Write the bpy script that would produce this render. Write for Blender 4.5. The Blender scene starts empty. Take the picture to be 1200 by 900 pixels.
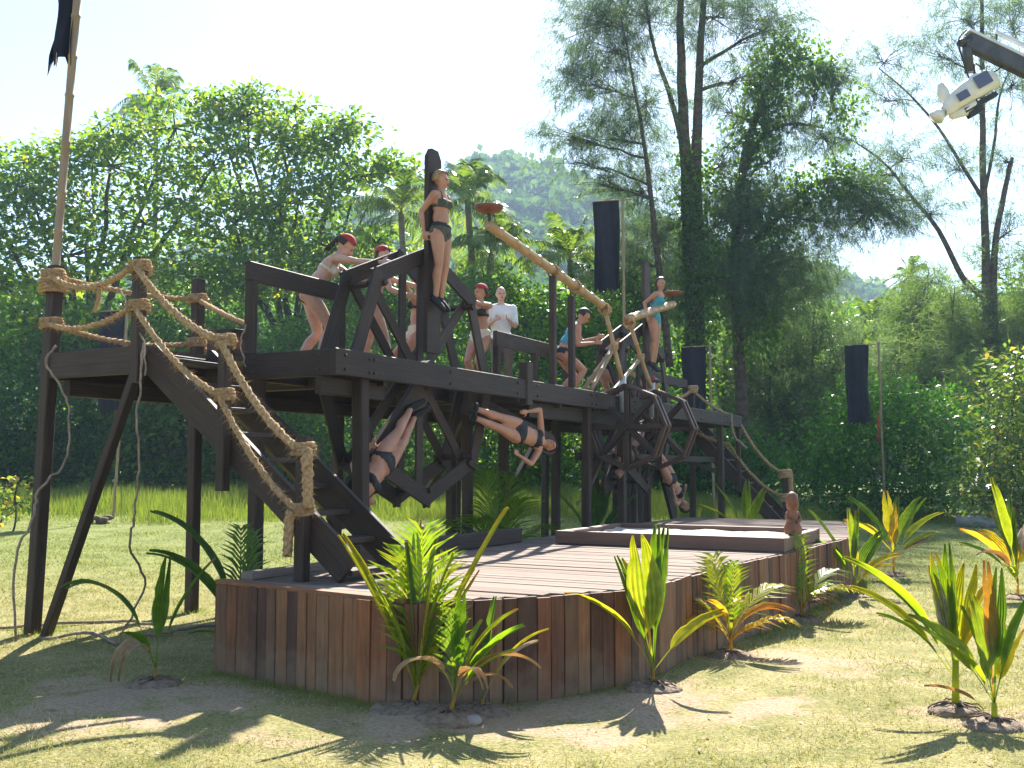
import bpy, math, random
import numpy as np
from mathutils import Vector, Matrix

# ------------------------------------------------------------------ camera, sky, sun, exposure
scn = bpy.context.scene
COL = scn.collection
rng = np.random.default_rng(11)
random.seed(5)
RES = 1200.0
FPX = 1167.0
CAMZ = 1.6
PITCH = math.atan(97.0 / FPX)

cam_d = bpy.data.cameras.new("camera")
cam = bpy.data.objects.new("camera", cam_d)
COL.objects.link(cam)
cam_d.sensor_width = 36.0
cam_d.lens = 36.0 * FPX / RES
cam_d.clip_end = 6000
cam.location = (0, 0, CAMZ)
cam.rotation_euler = (math.pi / 2 + PITCH, 0, 0)
scn.camera = cam

SUN_EL = math.radians(43)
SUN_AZ = math.radians(10.3)          # to the right of the view axis (+Y)
world = bpy.data.worlds.new("World")
scn.world = world
world.use_nodes = True
wn = world.node_tree
wn.nodes.clear()
sky = wn.nodes.new("ShaderNodeTexSky")
sky.sky_type = 'NISHITA'
sky.sun_disc = False
sky.sun_elevation = SUN_EL
sky.sun_rotation = SUN_AZ
sky.altitude = 10
sky.air_density = 1.0
sky.dust_density = 0.4
sky.ozone_density = 1.0
bg = wn.nodes.new("ShaderNodeBackground")
bg.inputs[1].default_value = 0.08
wo = wn.nodes.new("ShaderNodeOutputWorld")
wn.links.new(sky.outputs[0], bg.inputs[0])
wn.links.new(bg.outputs[0], wo.inputs[0])

sun_d = bpy.data.lights.new("sun", 'SUN')
sun_d.energy = 5.0
sun_d.angle = math.radians(0.53)
sun_d.color = (1.0, 0.95, 0.86)
sun = bpy.data.objects.new("sun", sun_d)
COL.objects.link(sun)
sdir = Vector((math.sin(SUN_AZ) * math.cos(SUN_EL), math.cos(SUN_AZ) * math.cos(SUN_EL), math.sin(SUN_EL)))
sun.rotation_euler = sdir.to_track_quat('Z', 'Y').to_euler()
sun.location = (0, 0, 60)

scn.view_settings.view_transform = 'Standard'
scn.view_settings.look = 'None'
scn.view_settings.gamma = 1.0
scn.view_settings.exposure = 1.82
scn.cycles.use_denoising = True
scn.cycles.max_bounces = 6
scn.cycles.diffuse_bounces = 3
scn.cycles.glossy_bounces = 2
scn.cycles.transmission_bounces = 4
scn.cycles.transparent_max_bounces = 6
scn.cycles.volume_bounces = 0
scn.cycles.sample_clamp_indirect = 6.0

# ------------------------------------------------------------------ places
def pix(px, py, d):
    """point at forward distance d (metres along +Y) that lies under a picture position"""
    a = (px - 600.0) / FPX
    b = (450.0 - py) / FPX
    c, s = math.cos(PITCH), math.sin(PITCH)
    dx, dy, dz = a, c - b * s, s + b * c
    k = d / dy
    return Vector((dx * k, d, CAMZ + dz * k))

ANG = math.radians(28)
U = Vector((math.sin(ANG), math.cos(ANG), 0))      # along the big platform, away from the camera
N = Vector((math.cos(ANG), -math.sin(ANG), 0))     # across it, towards the low deck
ZV = Vector((0, 0, 1))
C0 = Vector((-1.7, 9.2, 0))
def S(s, v, z=0.0):
    return C0 + U * s + N * v + ZV * z

def smooth(a, b, x):
    t = np.clip((x - a) / (b - a), 0, 1)
    return t * t * (3 - 2 * t)

def ground_z(x, y):
    x = np.asarray(x, float); y = np.asarray(y, float)
    z = 0.018 * np.sin(x * 1.3 + 0.7 * y) + 0.015 * np.sin(y * 1.9 - 0.5 * x) + 0.01 * np.sin(x * 3.7 + 1.1) * np.sin(y * 4.1)
    z = z * smooth(0, 3, y) * 1.0
    z = z + 0.45 * smooth(17, 32, y) * smooth(9, 2, x)
    z = z + 0.05 * np.exp(-(((x + 0.55) / 0.45) ** 2 + ((y - 6.45) / 0.3) ** 2))
    z = z + 0.05 * np.exp(-(((x - 3.0) / 0.4) ** 2 + ((y - 6.55) / 0.3) ** 2))
    z = z + 0.03 * np.exp(-(((x - 0.98) / 0.3) ** 2 + ((y - 7.0) / 0.25) ** 2))
    return z
def gz(x, y):
    return float(ground_z(x, y))

# ------------------------------------------------------------------ materials
def new_mat(name):
    m = bpy.data.materials.new(name)
    m.use_nodes = True
    nt = m.node_tree
    nt.nodes.clear()
    out = nt.nodes.new("ShaderNodeOutputMaterial")
    return m, nt, out

def nd(nt, typ, **kw):
    n = nt.nodes.new(typ)
    for k, v in kw.items():
        setattr(n, k, v)
    return n

def ramp(nt, stops):
    r = nt.nodes.new("ShaderNodeValToRGB")
    el = r.color_ramp.elements
    while len(el) < len(stops):
        el.new(0.5)
    for e, (p, c) in zip(el, stops):
        e.position = p
        e.color = (c[0], c[1], c[2], 1)
    return r

def wood_mat(name, cols, rough=0.6, grain=(1.2, 26, 26), rnd=0.5, bump=0.25, spec=0.5, blotch=0.5, mud=0.0):
    m, nt, out = new_mat(name)
    L = nt.links.new
    tc = nd(nt, "ShaderNodeTexCoord")
    oi = nd(nt, "ShaderNodeObjectInfo")
    add = nd(nt, "ShaderNodeVectorMath", operation='ADD')
    mul = nd(nt, "ShaderNodeVectorMath", operation='SCALE')
    mul.inputs[3].default_value = 37.0
    cx = nd(nt, "ShaderNodeCombineXYZ")
    L(oi.outputs["Random"], cx.inputs[0]); L(oi.outputs["Random"], cx.inputs[1])
    L(cx.outputs[0], mul.inputs[0])
    L(tc.outputs["Object"], add.inputs[0]); L(mul.outputs[0], add.inputs[1])
    mp = nd(nt, "ShaderNodeMapping")
    mp.inputs["Scale"].default_value = grain
    L(add.outputs[0], mp.inputs[0])
    n1 = nd(nt, "ShaderNodeTexNoise"); n1.inputs["Scale"].default_value = 2.2; n1.inputs["Detail"].default_value = 6
    n1.inputs["Roughness"].default_value = 0.65
    L(mp.outputs[0], n1.inputs[0])
    n2 = nd(nt, "ShaderNodeTexNoise"); n2.inputs["Scale"].default_value = 2.6; n2.inputs["Detail"].default_value = 4
    L(add.outputs[0], n2.inputs[0])
    r1 = ramp(nt, [(i / (len(cols) - 1), c) for i, c in enumerate(cols)])
    # value = random per piece mixed with grain
    a = nd(nt, "ShaderNodeMath", operation='MULTIPLY'); a.inputs[1].default_value = rnd
    L(oi.outputs["Random"], a.inputs[0])
    b = nd(nt, "ShaderNodeMath", operation='MULTIPLY'); b.inputs[1].default_value = 1 - rnd
    L(n2.outputs[0], b.inputs[0])
    c = nd(nt, "ShaderNodeMath", operation='ADD')
    L(a.outputs[0], c.inputs[0]); L(b.outputs[0], c.inputs[1])
    L(c.outputs[0], r1.inputs[0])
    r2 = ramp(nt, [(0.25, (1 - blotch,) * 3), (0.7, (1.12, 1.1, 1.08))])
    L(n1.outputs[0], r2.inputs[0])
    mx = nd(nt, "ShaderNodeMix", data_type='RGBA', blend_type='MULTIPLY'); mx.inputs[0].default_value = 1
    L(r1.outputs[0], mx.inputs[6]); L(r2.outputs[0], mx.inputs[7])
    p = nd(nt, "ShaderNodeBsdfPrincipled")
    colour = mx.outputs[2]
    if mud:
        # dried mud splashed up from the ground
        ge = nd(nt, "ShaderNodeNewGeometry"); sx = nd(nt, "ShaderNodeSeparateXYZ"); L(ge.outputs["Position"], sx.inputs[0])
        n4 = nd(nt, "ShaderNodeTexNoise"); n4.inputs["Scale"].default_value = 7; n4.inputs["Detail"].default_value = 6; L(ge.outputs["Position"], n4.inputs[0])
        mr = nd(nt, "ShaderNodeMapRange"); mr.inputs[1].default_value = 0.0; mr.inputs[2].default_value = 0.42; mr.inputs[3].default_value = 0.42; mr.inputs[4].default_value = -0.12
        L(sx.outputs["Z"], mr.inputs[0])
        sm = nd(nt, "ShaderNodeMath", operation='ADD'); L(n4.outputs[0], sm.inputs[0]); L(mr.outputs[0], sm.inputs[1])
        rm = ramp(nt, [(0.52, (0, 0, 0)), (0.85, (mud, mud, mud))]); L(sm.outputs[0], rm.inputs[0])
        mm = nd(nt, "ShaderNodeMix", data_type='RGBA'); mm.inputs[7].default_value = (0.25, 0.18, 0.115, 1)
        L(rm.outputs[0], mm.inputs[0]); L(colour, mm.inputs[6]); colour = mm.outputs[2]
    L(colour, p.inputs["Base Color"])
    p.inputs["Roughness"].default_value = rough
    p.inputs["Specular IOR Level"].default_value = spec
    bp = nd(nt, "ShaderNodeBump"); bp.inputs["Strength"].default_value = bump; bp.inputs["Distance"].default_value = 0.01
    L(n1.outputs[0], bp.inputs["Height"]); L(bp.outputs[0], p.inputs["Normal"])
    L(p.outputs[0], out.inputs[0])
    return m

def plain_mat(name, c1, c2, scale=6, rough=0.7, bump=0.15, spec=0.4, detail=5, dist=0.01, sss=0.0, metal=0.0):
    m, nt, out = new_mat(name)
    L = nt.links.new
    tc = nd(nt, "ShaderNodeTexCoord")
    n1 = nd(nt, "ShaderNodeTexNoise"); n1.inputs["Scale"].default_value = scale; n1.inputs["Detail"].default_value = detail
    L(tc.outputs["Object"], n1.inputs[0])
    r = ramp(nt, [(0.3, c1), (0.7, c2)])
    L(n1.outputs[0], r.inputs[0])
    p = nd(nt, "ShaderNodeBsdfPrincipled")
    L(r.outputs[0], p.inputs["Base Color"])
    p.inputs["Roughness"].default_value = rough
    p.inputs["Specular IOR Level"].default_value = spec
    p.inputs["Metallic"].default_value = metal
    if sss:
        p.inputs["Subsurface Weight"].default_value = sss
        p.inputs["Subsurface Radius"].default_value = (0.02, 0.008, 0.004)
        p.inputs["Subsurface Scale"].default_value = 0.6
    bp = nd(nt, "ShaderNodeBump"); bp.inputs["Strength"].default_value = bump; bp.inputs["Distance"].default_value = dist
    L(n1.outputs[0], bp.inputs["Height"]); L(bp.outputs[0], p.inputs["Normal"])
    L(p.outputs[0], out.inputs[0])
    return m

def leaf_mat(name, stops, trans=0.45, rough=0.4, spec=0.45, tcol=(1.9, 1.9, 0.6), veins=False):
    """foliage: per-leaf tint, gloss on the face and light shining through"""
    m, nt, out = new_mat(name)
    L = nt.links.new
    at = nd(nt, "ShaderNodeAttribute"); at.attribute_name = "tint"
    r = ramp(nt, stops)
    L(at.outputs["Fac"], r.inputs[0])
    col = r.outputs[0]
    if veins:
        tc = nd(nt, "ShaderNodeTexCoord")
        n1 = nd(nt, "ShaderNodeTexNoise"); n1.inputs["Scale"].default_value = 14; n1.inputs["Detail"].default_value = 4
        L(tc.outputs["Object"], n1.inputs[0])
        rr = ramp(nt, [(0.3, (0.72, 0.75, 0.7)), (0.7, (1.15, 1.1, 1.0))])
        L(n1.outputs[0], rr.inputs[0])
        mm = nd(nt, "ShaderNodeMix", data_type='RGBA', blend_type='MULTIPLY'); mm.inputs[0].default_value = 1
        L(col, mm.inputs[6]); L(rr.outputs[0], mm.inputs[7])
        col = mm.outputs[2]
    p = nd(nt, "ShaderNodeBsdfPrincipled")
    L(col, p.inputs["Base Color"])
    p.inputs["Roughness"].default_value = rough
    p.inputs["Specular IOR Level"].default_value = spec
    t = nd(nt, "ShaderNodeBsdfTranslucent")
    mx = nd(nt, "ShaderNodeMix", data_type='RGBA', blend_type='MULTIPLY'); mx.inputs[0].default_value = 1
    mx.inputs[7].default_value = (tcol[0], tcol[1], tcol[2], 1)
    L(col, mx.inputs[6]); L(mx.outputs[2], t.inputs[0])
    ms = nd(nt, "ShaderNodeMixShader"); ms.inputs[0].default_value = trans
    L(p.outputs[0], ms.inputs[1]); L(t.outputs[0], ms.inputs[2])
    L(ms.outputs[0], out.inputs[0])
    return m

M = {}
M['dark'] = wood_mat("dark_wood", [(0.032, 0.020, 0.014), (0.058, 0.037, 0.027), (0.11, 0.075, 0.056)], rough=0.6, rnd=0.4, spec=0.28, blotch=0.72, bump=0.6, grain=(1.0, 34, 34))
M['darkred'] = wood_mat("dark_red_wood", [(0.04, 0.02, 0.013), (0.07, 0.034, 0.021), (0.095, 0.05, 0.034)], rough=0.6, rnd=0.5)
M['skirt'] = wood_mat("skirt_plank_wood", [(0.07, 0.03, 0.018), (0.09, 0.036, 0.02), (0.29, 0.105, 0.034), (0.14, 0.052, 0.024), (0.28, 0.125, 0.05), (0.10, 0.052, 0.034), (0.24, 0.078, 0.028), (0.085, 0.036, 0.02), (0.25, 0.125, 0.06), (0.24, 0.11, 0.05)],
                      rough=0.75, rnd=0.86, grain=(1.4, 16, 16), blotch=0.6, mud=0.4, bump=0.4)
M['deck'] = wood_mat("deck_board_wood", [(0.17, 0.122, 0.096), (0.235, 0.178, 0.143), (0.29, 0.23, 0.19)], rough=0.85, rnd=0.7, grain=(0.8, 24, 24), blotch=0.4, spec=0.15)
M['pit'] = wood_mat("pit_frame_wood", [(0.13, 0.07, 0.046), (0.2, 0.115, 0.08)], rough=0.65, rnd=0.4, blotch=0.35)
M['bamboo'] = wood_mat("bamboo", [(0.34, 0.20, 0.085), (0.46, 0.30, 0.14), (0.40, 0.27, 0.13)], rough=0.4, rnd=0.4, grain=(1.5, 14, 14), bump=0.1, blotch=0.3)
M['pole'] = wood_mat("weathered_pole", [(0.24, 0.16, 0.085), (0.33, 0.235, 0.14)], rough=0.5, rnd=0.4, grain=(1.5, 14, 14), bump=0.1, blotch=0.35)
M['rope'] = plain_mat("coir_rope", (0.25, 0.15, 0.075), (0.52, 0.36, 0.2), scale=38, rough=0.95, bump=0.9, spec=0.1)
M['liana'] = plain_mat("liana_bark", (0.17, 0.12, 0.085), (0.34, 0.27, 0.2), scale=18, rough=0.9, bump=0.5)
M['bark'] = plain_mat("dark_bark", (0.035, 0.026, 0.02), (0.085, 0.066, 0.05), scale=5, rough=0.95, bump=0.8, dist=0.04)
M['bark2'] = plain_mat("brown_bark", (0.05, 0.034, 0.026), (0.13, 0.09, 0.068), scale=5, rough=0.95, bump=0.8, dist=0.04)
M['palmtrunk'] = plain_mat("palm_bark", (0.12, 0.10, 0.08), (0.24, 0.2, 0.16), scale=7, rough=0.9, bump=0.5, dist=0.03)
M['navy'] = plain_mat("navy_cloth", (0.006, 0.0065, 0.015), (0.012, 0.013, 0.026), scale=5, rough=0.85, bump=0.2)
M['red'] = plain_mat("red_tassel", (0.32, 0.03, 0.022), (0.42, 0.06, 0.04), scale=14, rough=0.8)
M['tiki'] = plain_mat("carved_wood", (0.13, 0.045, 0.022), (0.27, 0.115, 0.055), scale=9, rough=0.5, bump=0.5)
M['husk'] = plain_mat("coconut_husk", (0.09, 0.06, 0.04), (0.2, 0.145, 0.1), scale=20, rough=0.95, bump=0.8)
M['dish'] = plain_mat("rusty_dish", (0.14, 0.042, 0.022), (0.24, 0.09, 0.05), scale=9, rough=0.6)
M['iron'] = plain_mat("dark_iron", (0.02, 0.02, 0.02), (0.045, 0.04, 0.037), scale=10, rough=0.5)
M['pipe'] = plain_mat("grey_pipe", (0.36, 0.38, 0.37), (0.5, 0.52, 0.5), scale=8, rough=0.5)
M['steel'] = plain_mat("boom_steel", (0.05, 0.05, 0.052), (0.10, 0.10, 0.10), scale=6, rough=0.45, metal=0.3)
M['alu'] = plain_mat("boom_aluminium", (0.55, 0.55, 0.56), (0.68, 0.68, 0.68), scale=6, rough=0.4, metal=0.3)
M['cover'] = plain_mat("white_rain_cover", (0.62, 0.60, 0.54), (0.8, 0.78, 0.72), scale=5, rough=0.55, bump=0.7, dist=0.03)
M['bluepanel'] = plain_mat("blue_grey_window", (0.075, 0.095, 0.17), (0.10, 0.12, 0.2), scale=4, rough=0.35)
M['sand'] = plain_mat("pale_sand", (0.44, 0.37, 0.29), (0.56, 0.49, 0.4), scale=30, rough=0.95, bump=0.6, dist=0.01)
M['soil'] = plain_mat("loose_soil", (0.13, 0.09, 0.06), (0.27, 0.2, 0.14), scale=26, rough=0.95, bump=1.0, dist=0.02)
M['log'] = plain_mat("grey_log", (0.20, 0.18, 0.16), (0.36, 0.33, 0.3), scale=9, rough=0.9, bump=0.6)

G_YOUNG = [(0.0, (0.05, 0.13, 0.018)), (0.4, (0.14, 0.25, 0.02)), (0.65, (0.32, 0.36, 0.03)), (0.88, (0.48, 0.36, 0.04)), (1.0, (0.38, 0.21, 0.075))]
M['young'] = leaf_mat("young_palm_leaf", G_YOUNG, trans=0.62, rough=0.3, tcol=(1.7, 1.55, 0.45), veins=True)
M['drypalm'] = leaf_mat("dry_palm_leaf", [(0, (0.28, 0.13, 0.05)), (0.5, (0.38, 0.24, 0.11)), (1, (0.5, 0.43, 0.34))], trans=0.35, rough=0.6, tcol=(1.1, 0.9, 0.6), veins=True)
M['almond'] = leaf_mat("broad_leaf", [(0, (0.05, 0.115, 0.018)), (0.5, (0.10, 0.18, 0.024)), (0.85, (0.18, 0.245, 0.032)), (1, (0.3, 0.29, 0.05))], trans=0.62, rough=0.38)
M['hedge'] = leaf_mat("hedge_leaf", [(0, (0.036, 0.095, 0.015)), (0.5, (0.07, 0.155, 0.02)), (1, (0.16, 0.25, 0.032))], trans=0.6, rough=0.42)
M['dense'] = leaf_mat("dense_shrub_leaf", [(0, (0.022, 0.08, 0.012)), (0.5, (0.045, 0.15, 0.017)), (1, (0.10, 0.24, 0.026))], trans=0.5, rough=0.4)
M['pale'] = leaf_mat("pale_bush_leaf", [(0, (0.06, 0.11, 0.03)), (0.5, (0.12, 0.19, 0.04)), (0.9, (0.22, 0.27, 0.07)), (1, (0.4, 0.25, 0.07))], trans=0.42, rough=0.3)
M['needle'] = leaf_mat("casuarina_needle", [(0, (0.045, 0.08, 0.042)), (0.5, (0.085, 0.13, 0.068)), (1, (0.14, 0.185, 0.09))], trans=0.55, rough=0.6, spec=0.25, tcol=(1.9, 2.0, 1.2))
M['needle2'] = leaf_mat("soft_needle", [(0, (0.07, 0.12, 0.042)), (0.5, (0.115, 0.175, 0.055)), (1, (0.18, 0.235, 0.085))], trans=0.55, rough=0.6, spec=0.25, tcol=(1.5, 1.6, 0.75))
M['palm'] = leaf_mat("coconut_leaf", [(0, (0.06, 0.115, 0.035)), (0.5, (0.10, 0.165, 0.045)), (1, (0.22, 0.25, 0.08))], trans=0.5, rough=0.3)
M['forest'] = leaf_mat("forest_leaf", [(0, (0.022, 0.06, 0.018)), (0.5, (0.045, 0.095, 0.025)), (1, (0.10, 0.16, 0.04))], trans=0.4, rough=0.6)
M['grass'] = leaf_mat("lawn_blade", [(0, (0.13, 0.185, 0.04)), (0.35, (0.23, 0.255, 0.075)), (0.65, (0.41, 0.36, 0.165)), (1, (0.55, 0.46, 0.28))], trans=0.4, rough=0.6, spec=0.2, tcol=(1.1, 1.1, 0.7))
M['tall'] = leaf_mat("tall_grass_blade", [(0, (0.12, 0.175, 0.032)), (0.6, (0.19, 0.235, 0.05)), (1, (0.29, 0.29, 0.085))], trans=0.5, rough=0.5, spec=0.25, tcol=(1.2, 1.25, 0.5))

def ground_mat():
    m, nt, out = new_mat("lawn_ground")
    L = nt.links.new
    tc = nd(nt, "ShaderNodeTexCoord")
    g = ramp(nt, [(0.25, (0.10, 0.115, 0.036)), (0.5, (0.235, 0.215, 0.092)), (0.75, (0.36, 0.30, 0.165))])
    n1 = nd(nt, "ShaderNodeTexNoise"); n1.inputs["Scale"].default_value = 1.7; n1.inputs["Detail"].default_value = 8; n1.inputs["Roughness"].default_value = 0.7
    L(tc.outputs["Object"], n1.inputs[0]); L(n1.outputs[0], g.inputs[0])
    n3 = nd(nt, "ShaderNodeTexNoise"); n3.inputs["Scale"].default_value = 45; n3.inputs["Detail"].default_value = 4
    L(tc.outputs["Object"], n3.inputs[0])
    r3 = ramp(nt, [(0.3, (0.6, 0.62, 0.58)), (0.7, (1.28, 1.24, 1.16))]); L(n3.outputs[0], r3.inputs[0])
    mm = nd(nt, "ShaderNodeMix", data_type='RGBA', blend_type='MULTIPLY'); mm.inputs[0].default_value = 1
    L(g.outputs[0], mm.inputs[6]); L(r3.outputs[0], mm.inputs[7])
    s = ramp(nt, [(0.3, (0.25, 0.175, 0.11)), (0.7, (0.40, 0.305, 0.20))]); L(n3.outputs[0], s.inputs[0])
    n2 = nd(nt, "ShaderNodeTexNoise"); n2.inputs["Scale"].default_value = 1.9; n2.inputs["Detail"].default_value = 8; n2.inputs["Roughness"].default_value = 0.62
    L(tc.outputs["Object"], n2.inputs[0])
    at = nd(nt, "ShaderNodeAttribute"); at.attribute_name = "sandy"
    ad = nd(nt, "ShaderNodeMath", operation='ADD'); L(n2.outputs[0], ad.inputs[0]); L(at.outputs["Fac"], ad.inputs[1])
    rm = ramp(nt, [(0.575, (0, 0, 0)), (0.70, (1, 1, 1))]); L(ad.outputs[0], rm.inputs[0])
    mx = nd(nt, "ShaderNodeMix", data_type='RGBA'); L(rm.outputs[0], mx.inputs[0]); L(mm.outputs[2], mx.inputs[6]); L(s.outputs[0], mx.inputs[7])
    rl = nd(nt, "ShaderNodeMapRange"); rl.inputs[1].default_value = -0.07; rl.inputs[2].default_value = -0.38; rl.inputs[3].default_value = 0; rl.inputs[4].default_value = 0.75
    L(at.outputs["Fac"], rl.inputs[0])
    lg = ramp(nt, [(0.3, (0.085, 0.125, 0.03)), (0.7, (0.19, 0.225, 0.06))]); L(n1.outputs[0], lg.inputs[0])
    mg = nd(nt, "ShaderNodeMix", data_type='RGBA'); L(rl.outputs[0], mg.inputs[0]); L(mx.outputs[2], mg.inputs[6]); L(lg.outputs[0], mg.inputs[7])
    p = nd(nt, "ShaderNodeBsdfPrincipled"); p.inputs["Roughness"].default_value = 0.95; p.inputs["Specular IOR Level"].default_value = 0.1
    L(mg.outputs[2], p.inputs["Base Color"])
    bp = nd(nt, "ShaderNodeBump"); bp.inputs["Strength"].default_value = 0.7; bp.inputs["Distance"].default_value = 0.02
    L(n3.outputs[0], bp.inputs["Height"]); L(bp.outputs[0], p.inputs["Normal"])
    L(p.outputs[0], out.inputs[0])
    return m
M['ground'] = ground_mat()

# ------------------------------------------------------------------ mesh helpers
WM = {}          # world matrices of placed objects

def tag(o, label=None, cat=None, group=None, kind=None):
    if label: o["label"] = label
    if cat: o["category"] = cat
    if group: o["group"] = group
    if kind: o["kind"] = kind
    return o

def link(o, parent=None, mw=None):
    COL.objects.link(o)
    mw = mw or Matrix.Identity(4)
    if parent is not None:
        o.parent = parent
        o.matrix_basis = WM[parent.name].inverted() @ mw
    else:
        o.matrix_basis = mw
    WM[o.name] = mw
    return o

def thing(name, loc, label, cat, group=None, kind=None):
    o = bpy.data.objects.new(name, None)
    o.empty_display_size = 0.2
    link(o, None, Matrix.Translation(Vector(loc)))
    return tag(o, label, cat, group, kind)

def obj(name, me, mat, parent=None, mw=None, smooth=False):
    if mat is not None and len(me.materials) == 0:
        me.materials.append(mat)
    if smooth:
        me.polygons.foreach_set("use_smooth", np.ones(len(me.polygons), bool))
    o = bpy.data.objects.new(name, me)
    return link(o, parent, mw)

class MB:
    def __init__(self):
        self.v = []; self.f = []
    def add(self, vs, fs):
        b = len(self.v)
        self.v.extend([tuple(p) for p in vs])
        self.f.extend([tuple(i + b for i in f) for f in fs])
        return self
    def box(self, c, sx, sy, sz, R=None):
        c = Vector(c)
        vs = []
        for dx in (-.5, .5):
            for dy in (-.5, .5):
                for dz in (-.5, .5):
                    p = Vector((dx * sx, dy * sy, dz * sz))
                    if R is not None: p = R @ p
                    vs.append(c + p)
        return self.add(vs, [(0, 1, 3, 2), (4, 6, 7, 5), (0, 4, 5, 1), (2, 3, 7, 6), (0, 2, 6, 4), (1, 5, 7, 3)])
    def tube(self, path, radii, n=8, caps=True, round_ends=False):
        path = [Vector(p) for p in path]
        if not hasattr(radii, '__len__'): radii = [radii] * len(path)
        radii = list(radii)
        if round_ends:
            d0 = (path[1] - path[0]).normalized(); d1 = (path[-1] - path[-2]).normalized()
            r0, r1 = radii[0], radii[-1]
            pre, post = [], []
            for a in (85, 60, 30):
                pre.append((path[0] - d0 * r0 * math.sin(math.radians(a)), r0 * math.cos(math.radians(a))))
            for a in (30, 60, 85):
                post.append((path[-1] + d1 * r1 * math.sin(math.radians(a)), r1 * math.cos(math.radians(a))))
            path = [p for p, _ in pre] + path + [p for p, _ in post]
            radii = [r for _, r in pre] + radii + [r for _, r in post]
        t0 = (path[1] - path[0]).normalized()
        x = t0.orthogonal().normalized()
        vs = []
        for i, p in enumerate(path):
            if i == 0: t = (path[1] - path[0])
            elif i == len(path) - 1: t = (path[-1] - path[-2])
            else: t = (path[i + 1] - path[i - 1])
            t.normalize()
            x = (x - t * x.dot(t))
            if x.length < 1e-6: x = t.orthogonal()
            x.normalize()
            y = t.cross(x)
            for k in range(n):
                a = 2 * math.pi * k / n
                vs.append(p + (x * math.cos(a) + y * math.sin(a)) * radii[i])
        fs = []
        for i in range(len(path) - 1):
            for k in range(n):
                a = i * n + k; b = i * n + (k + 1) % n
                fs.append((a, b, b + n, a + n))
        if caps:
            fs.append(tuple(reversed(range(n))))
            fs.append(tuple(range((len(path) - 1) * n, len(path) * n)))
        return self.add(vs, fs)
    def ball(self, c, rx, ry, rz, R=None, nu=10, nv=7):
        c = Vector(c)
        vs = []
        def tf(p):
            p = Vector((p[0] * rx, p[1] * ry, p[2] * rz))
            if R is not None: p = R @ p
            return c + p
        vs.append(tf((0, 0, -1)))
        for j in range(1, nv):
            th = math.pi * j / nv
            for i in range(nu):
                ph = 2 * math.pi * i / nu
                vs.append(tf((math.sin(th) * math.cos(ph), math.sin(th) * math.sin(ph), -math.cos(th))))
        vs.append(tf((0, 0, 1)))
        fs = []
        for i in range(nu):
            fs.append((0, 1 + (i + 1) % nu, 1 + i))
            for j in range(nv - 2):
                a = 1 + j * nu + i; b = 1 + j * nu + (i + 1) % nu
                fs.append((a, b, b + nu, a + nu))
            t = 1 + (nv - 2) * nu
            fs.append((t + i, t + (i + 1) % nu, len(vs) - 1))
        return self.add(vs, fs)
    def lathe(self, prof, c=(0, 0, 0), n=16):
        c = Vector(c)
        vs = []
        for r, z in prof:
            for k in range(n):
                a = 2 * math.pi * k / n
                vs.append(c + Vector((r * math.cos(a), r * math.sin(a), z)))
        fs = []
        for i in range(len(prof) - 1):
            for k in range(n):
                a = i * n + k; b = i * n + (k + 1) % n
                fs.append((a, b, b + n, a + n))
        fs.append(tuple(reversed(range(n))))
        fs.append(tuple(range((len(prof) - 1) * n, len(prof) * n)))
        return self.add(vs, fs)
    def mesh(self, name, off=None):
        me = bpy.data.meshes.new(name)
        v = self.v
        if off is not None:
            v = [(p[0] - off[0], p[1] - off[1], p[2] - off[2]) for p in v]
        me.from_pydata(v, [], self.f)
        me.update()
        return me
    def build(self, name, mat, parent=None, smooth=False, at=None):
        """vertices were given in world space; the object's origin goes to `at`"""
        if at is None:
            at = WM[parent.name].translation if parent is not None else (0, 0, 0)
        at = Vector(at)
        return obj(name, self.mesh(name, at), mat, parent, Matrix.Translation(at), smooth)

def frame(p0, p1, up=ZV):
    x = (p1 - p0).normalized()
    y = up.cross(x)
    if y.length < 1e-5: y = Vector((0, 1, 0)).cross(x) if abs(x.y) < .9 else Vector((1, 0, 0)).cross(x)
    y.normalize()
    z = x.cross(y)
    return x, y, z

def beam(name, parent, p0, p1, w, h, mat, up=ZV, ch=None, jit=0.004, taper=None):
    """squared timber with knocked-off edges; local X runs along the grain; w across, h along `up`"""
    p0 = Vector(p0); p1 = Vector(p1)
    x, y, z = frame(p0, p1, up)
    Ln = (p1 - p0).length
    ch = ch if ch is not None else min(w, h) * 0.1
    sec = [(-w / 2 + ch, -h / 2), (w / 2 - ch, -h / 2), (w / 2, -h / 2 + ch), (w / 2, h / 2 - ch),
           (w / 2 - ch, h / 2), (-w / 2 + ch, h / 2), (-w / 2, h / 2 - ch), (-w / 2, -h / 2 + ch)]
    vs, fs = [], []
    for e, xx in enumerate((0, Ln)):
        jx = random.uniform(-jit, jit); jy = random.uniform(-jit, jit); jz = random.uniform(-jit, jit)
        k = 1 if (taper is None or e == 0) else taper
        for a, b in sec:
            vs.append((xx + jx, a * k + jy, b * k + jz))
    for k in range(8):
        fs.append((k, (k + 1) % 8, 8 + (k + 1) % 8, 8 + k))
    fs.append(tuple(reversed(range(8)))); fs.append(tuple(range(8, 16)))
    me = bpy.data.meshes.new(name)
    me.from_pydata(vs, [], fs); me.update()
    mw = Matrix((x.to_4d(), y.to_4d(), z.to_4d(), (0, 0, 0, 1))).transposed()
    mw = Matrix(((x.x, y.x, z.x, p0.x), (x.y, y.y, z.y, p0.y), (x.z, y.z, z.z, p0.z), (0, 0, 0, 1)))
    return obj(name, me, mat, parent, mw)

def curve(p0, p1, p2, n=10):
    p0, p1, p2 = Vector(p0), Vector(p1), Vector(p2)
    return [p0 * (1 - t) ** 2 + p1 * 2 * t * (1 - t) + p2 * t * t for t in np.linspace(0, 1, n)]

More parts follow.
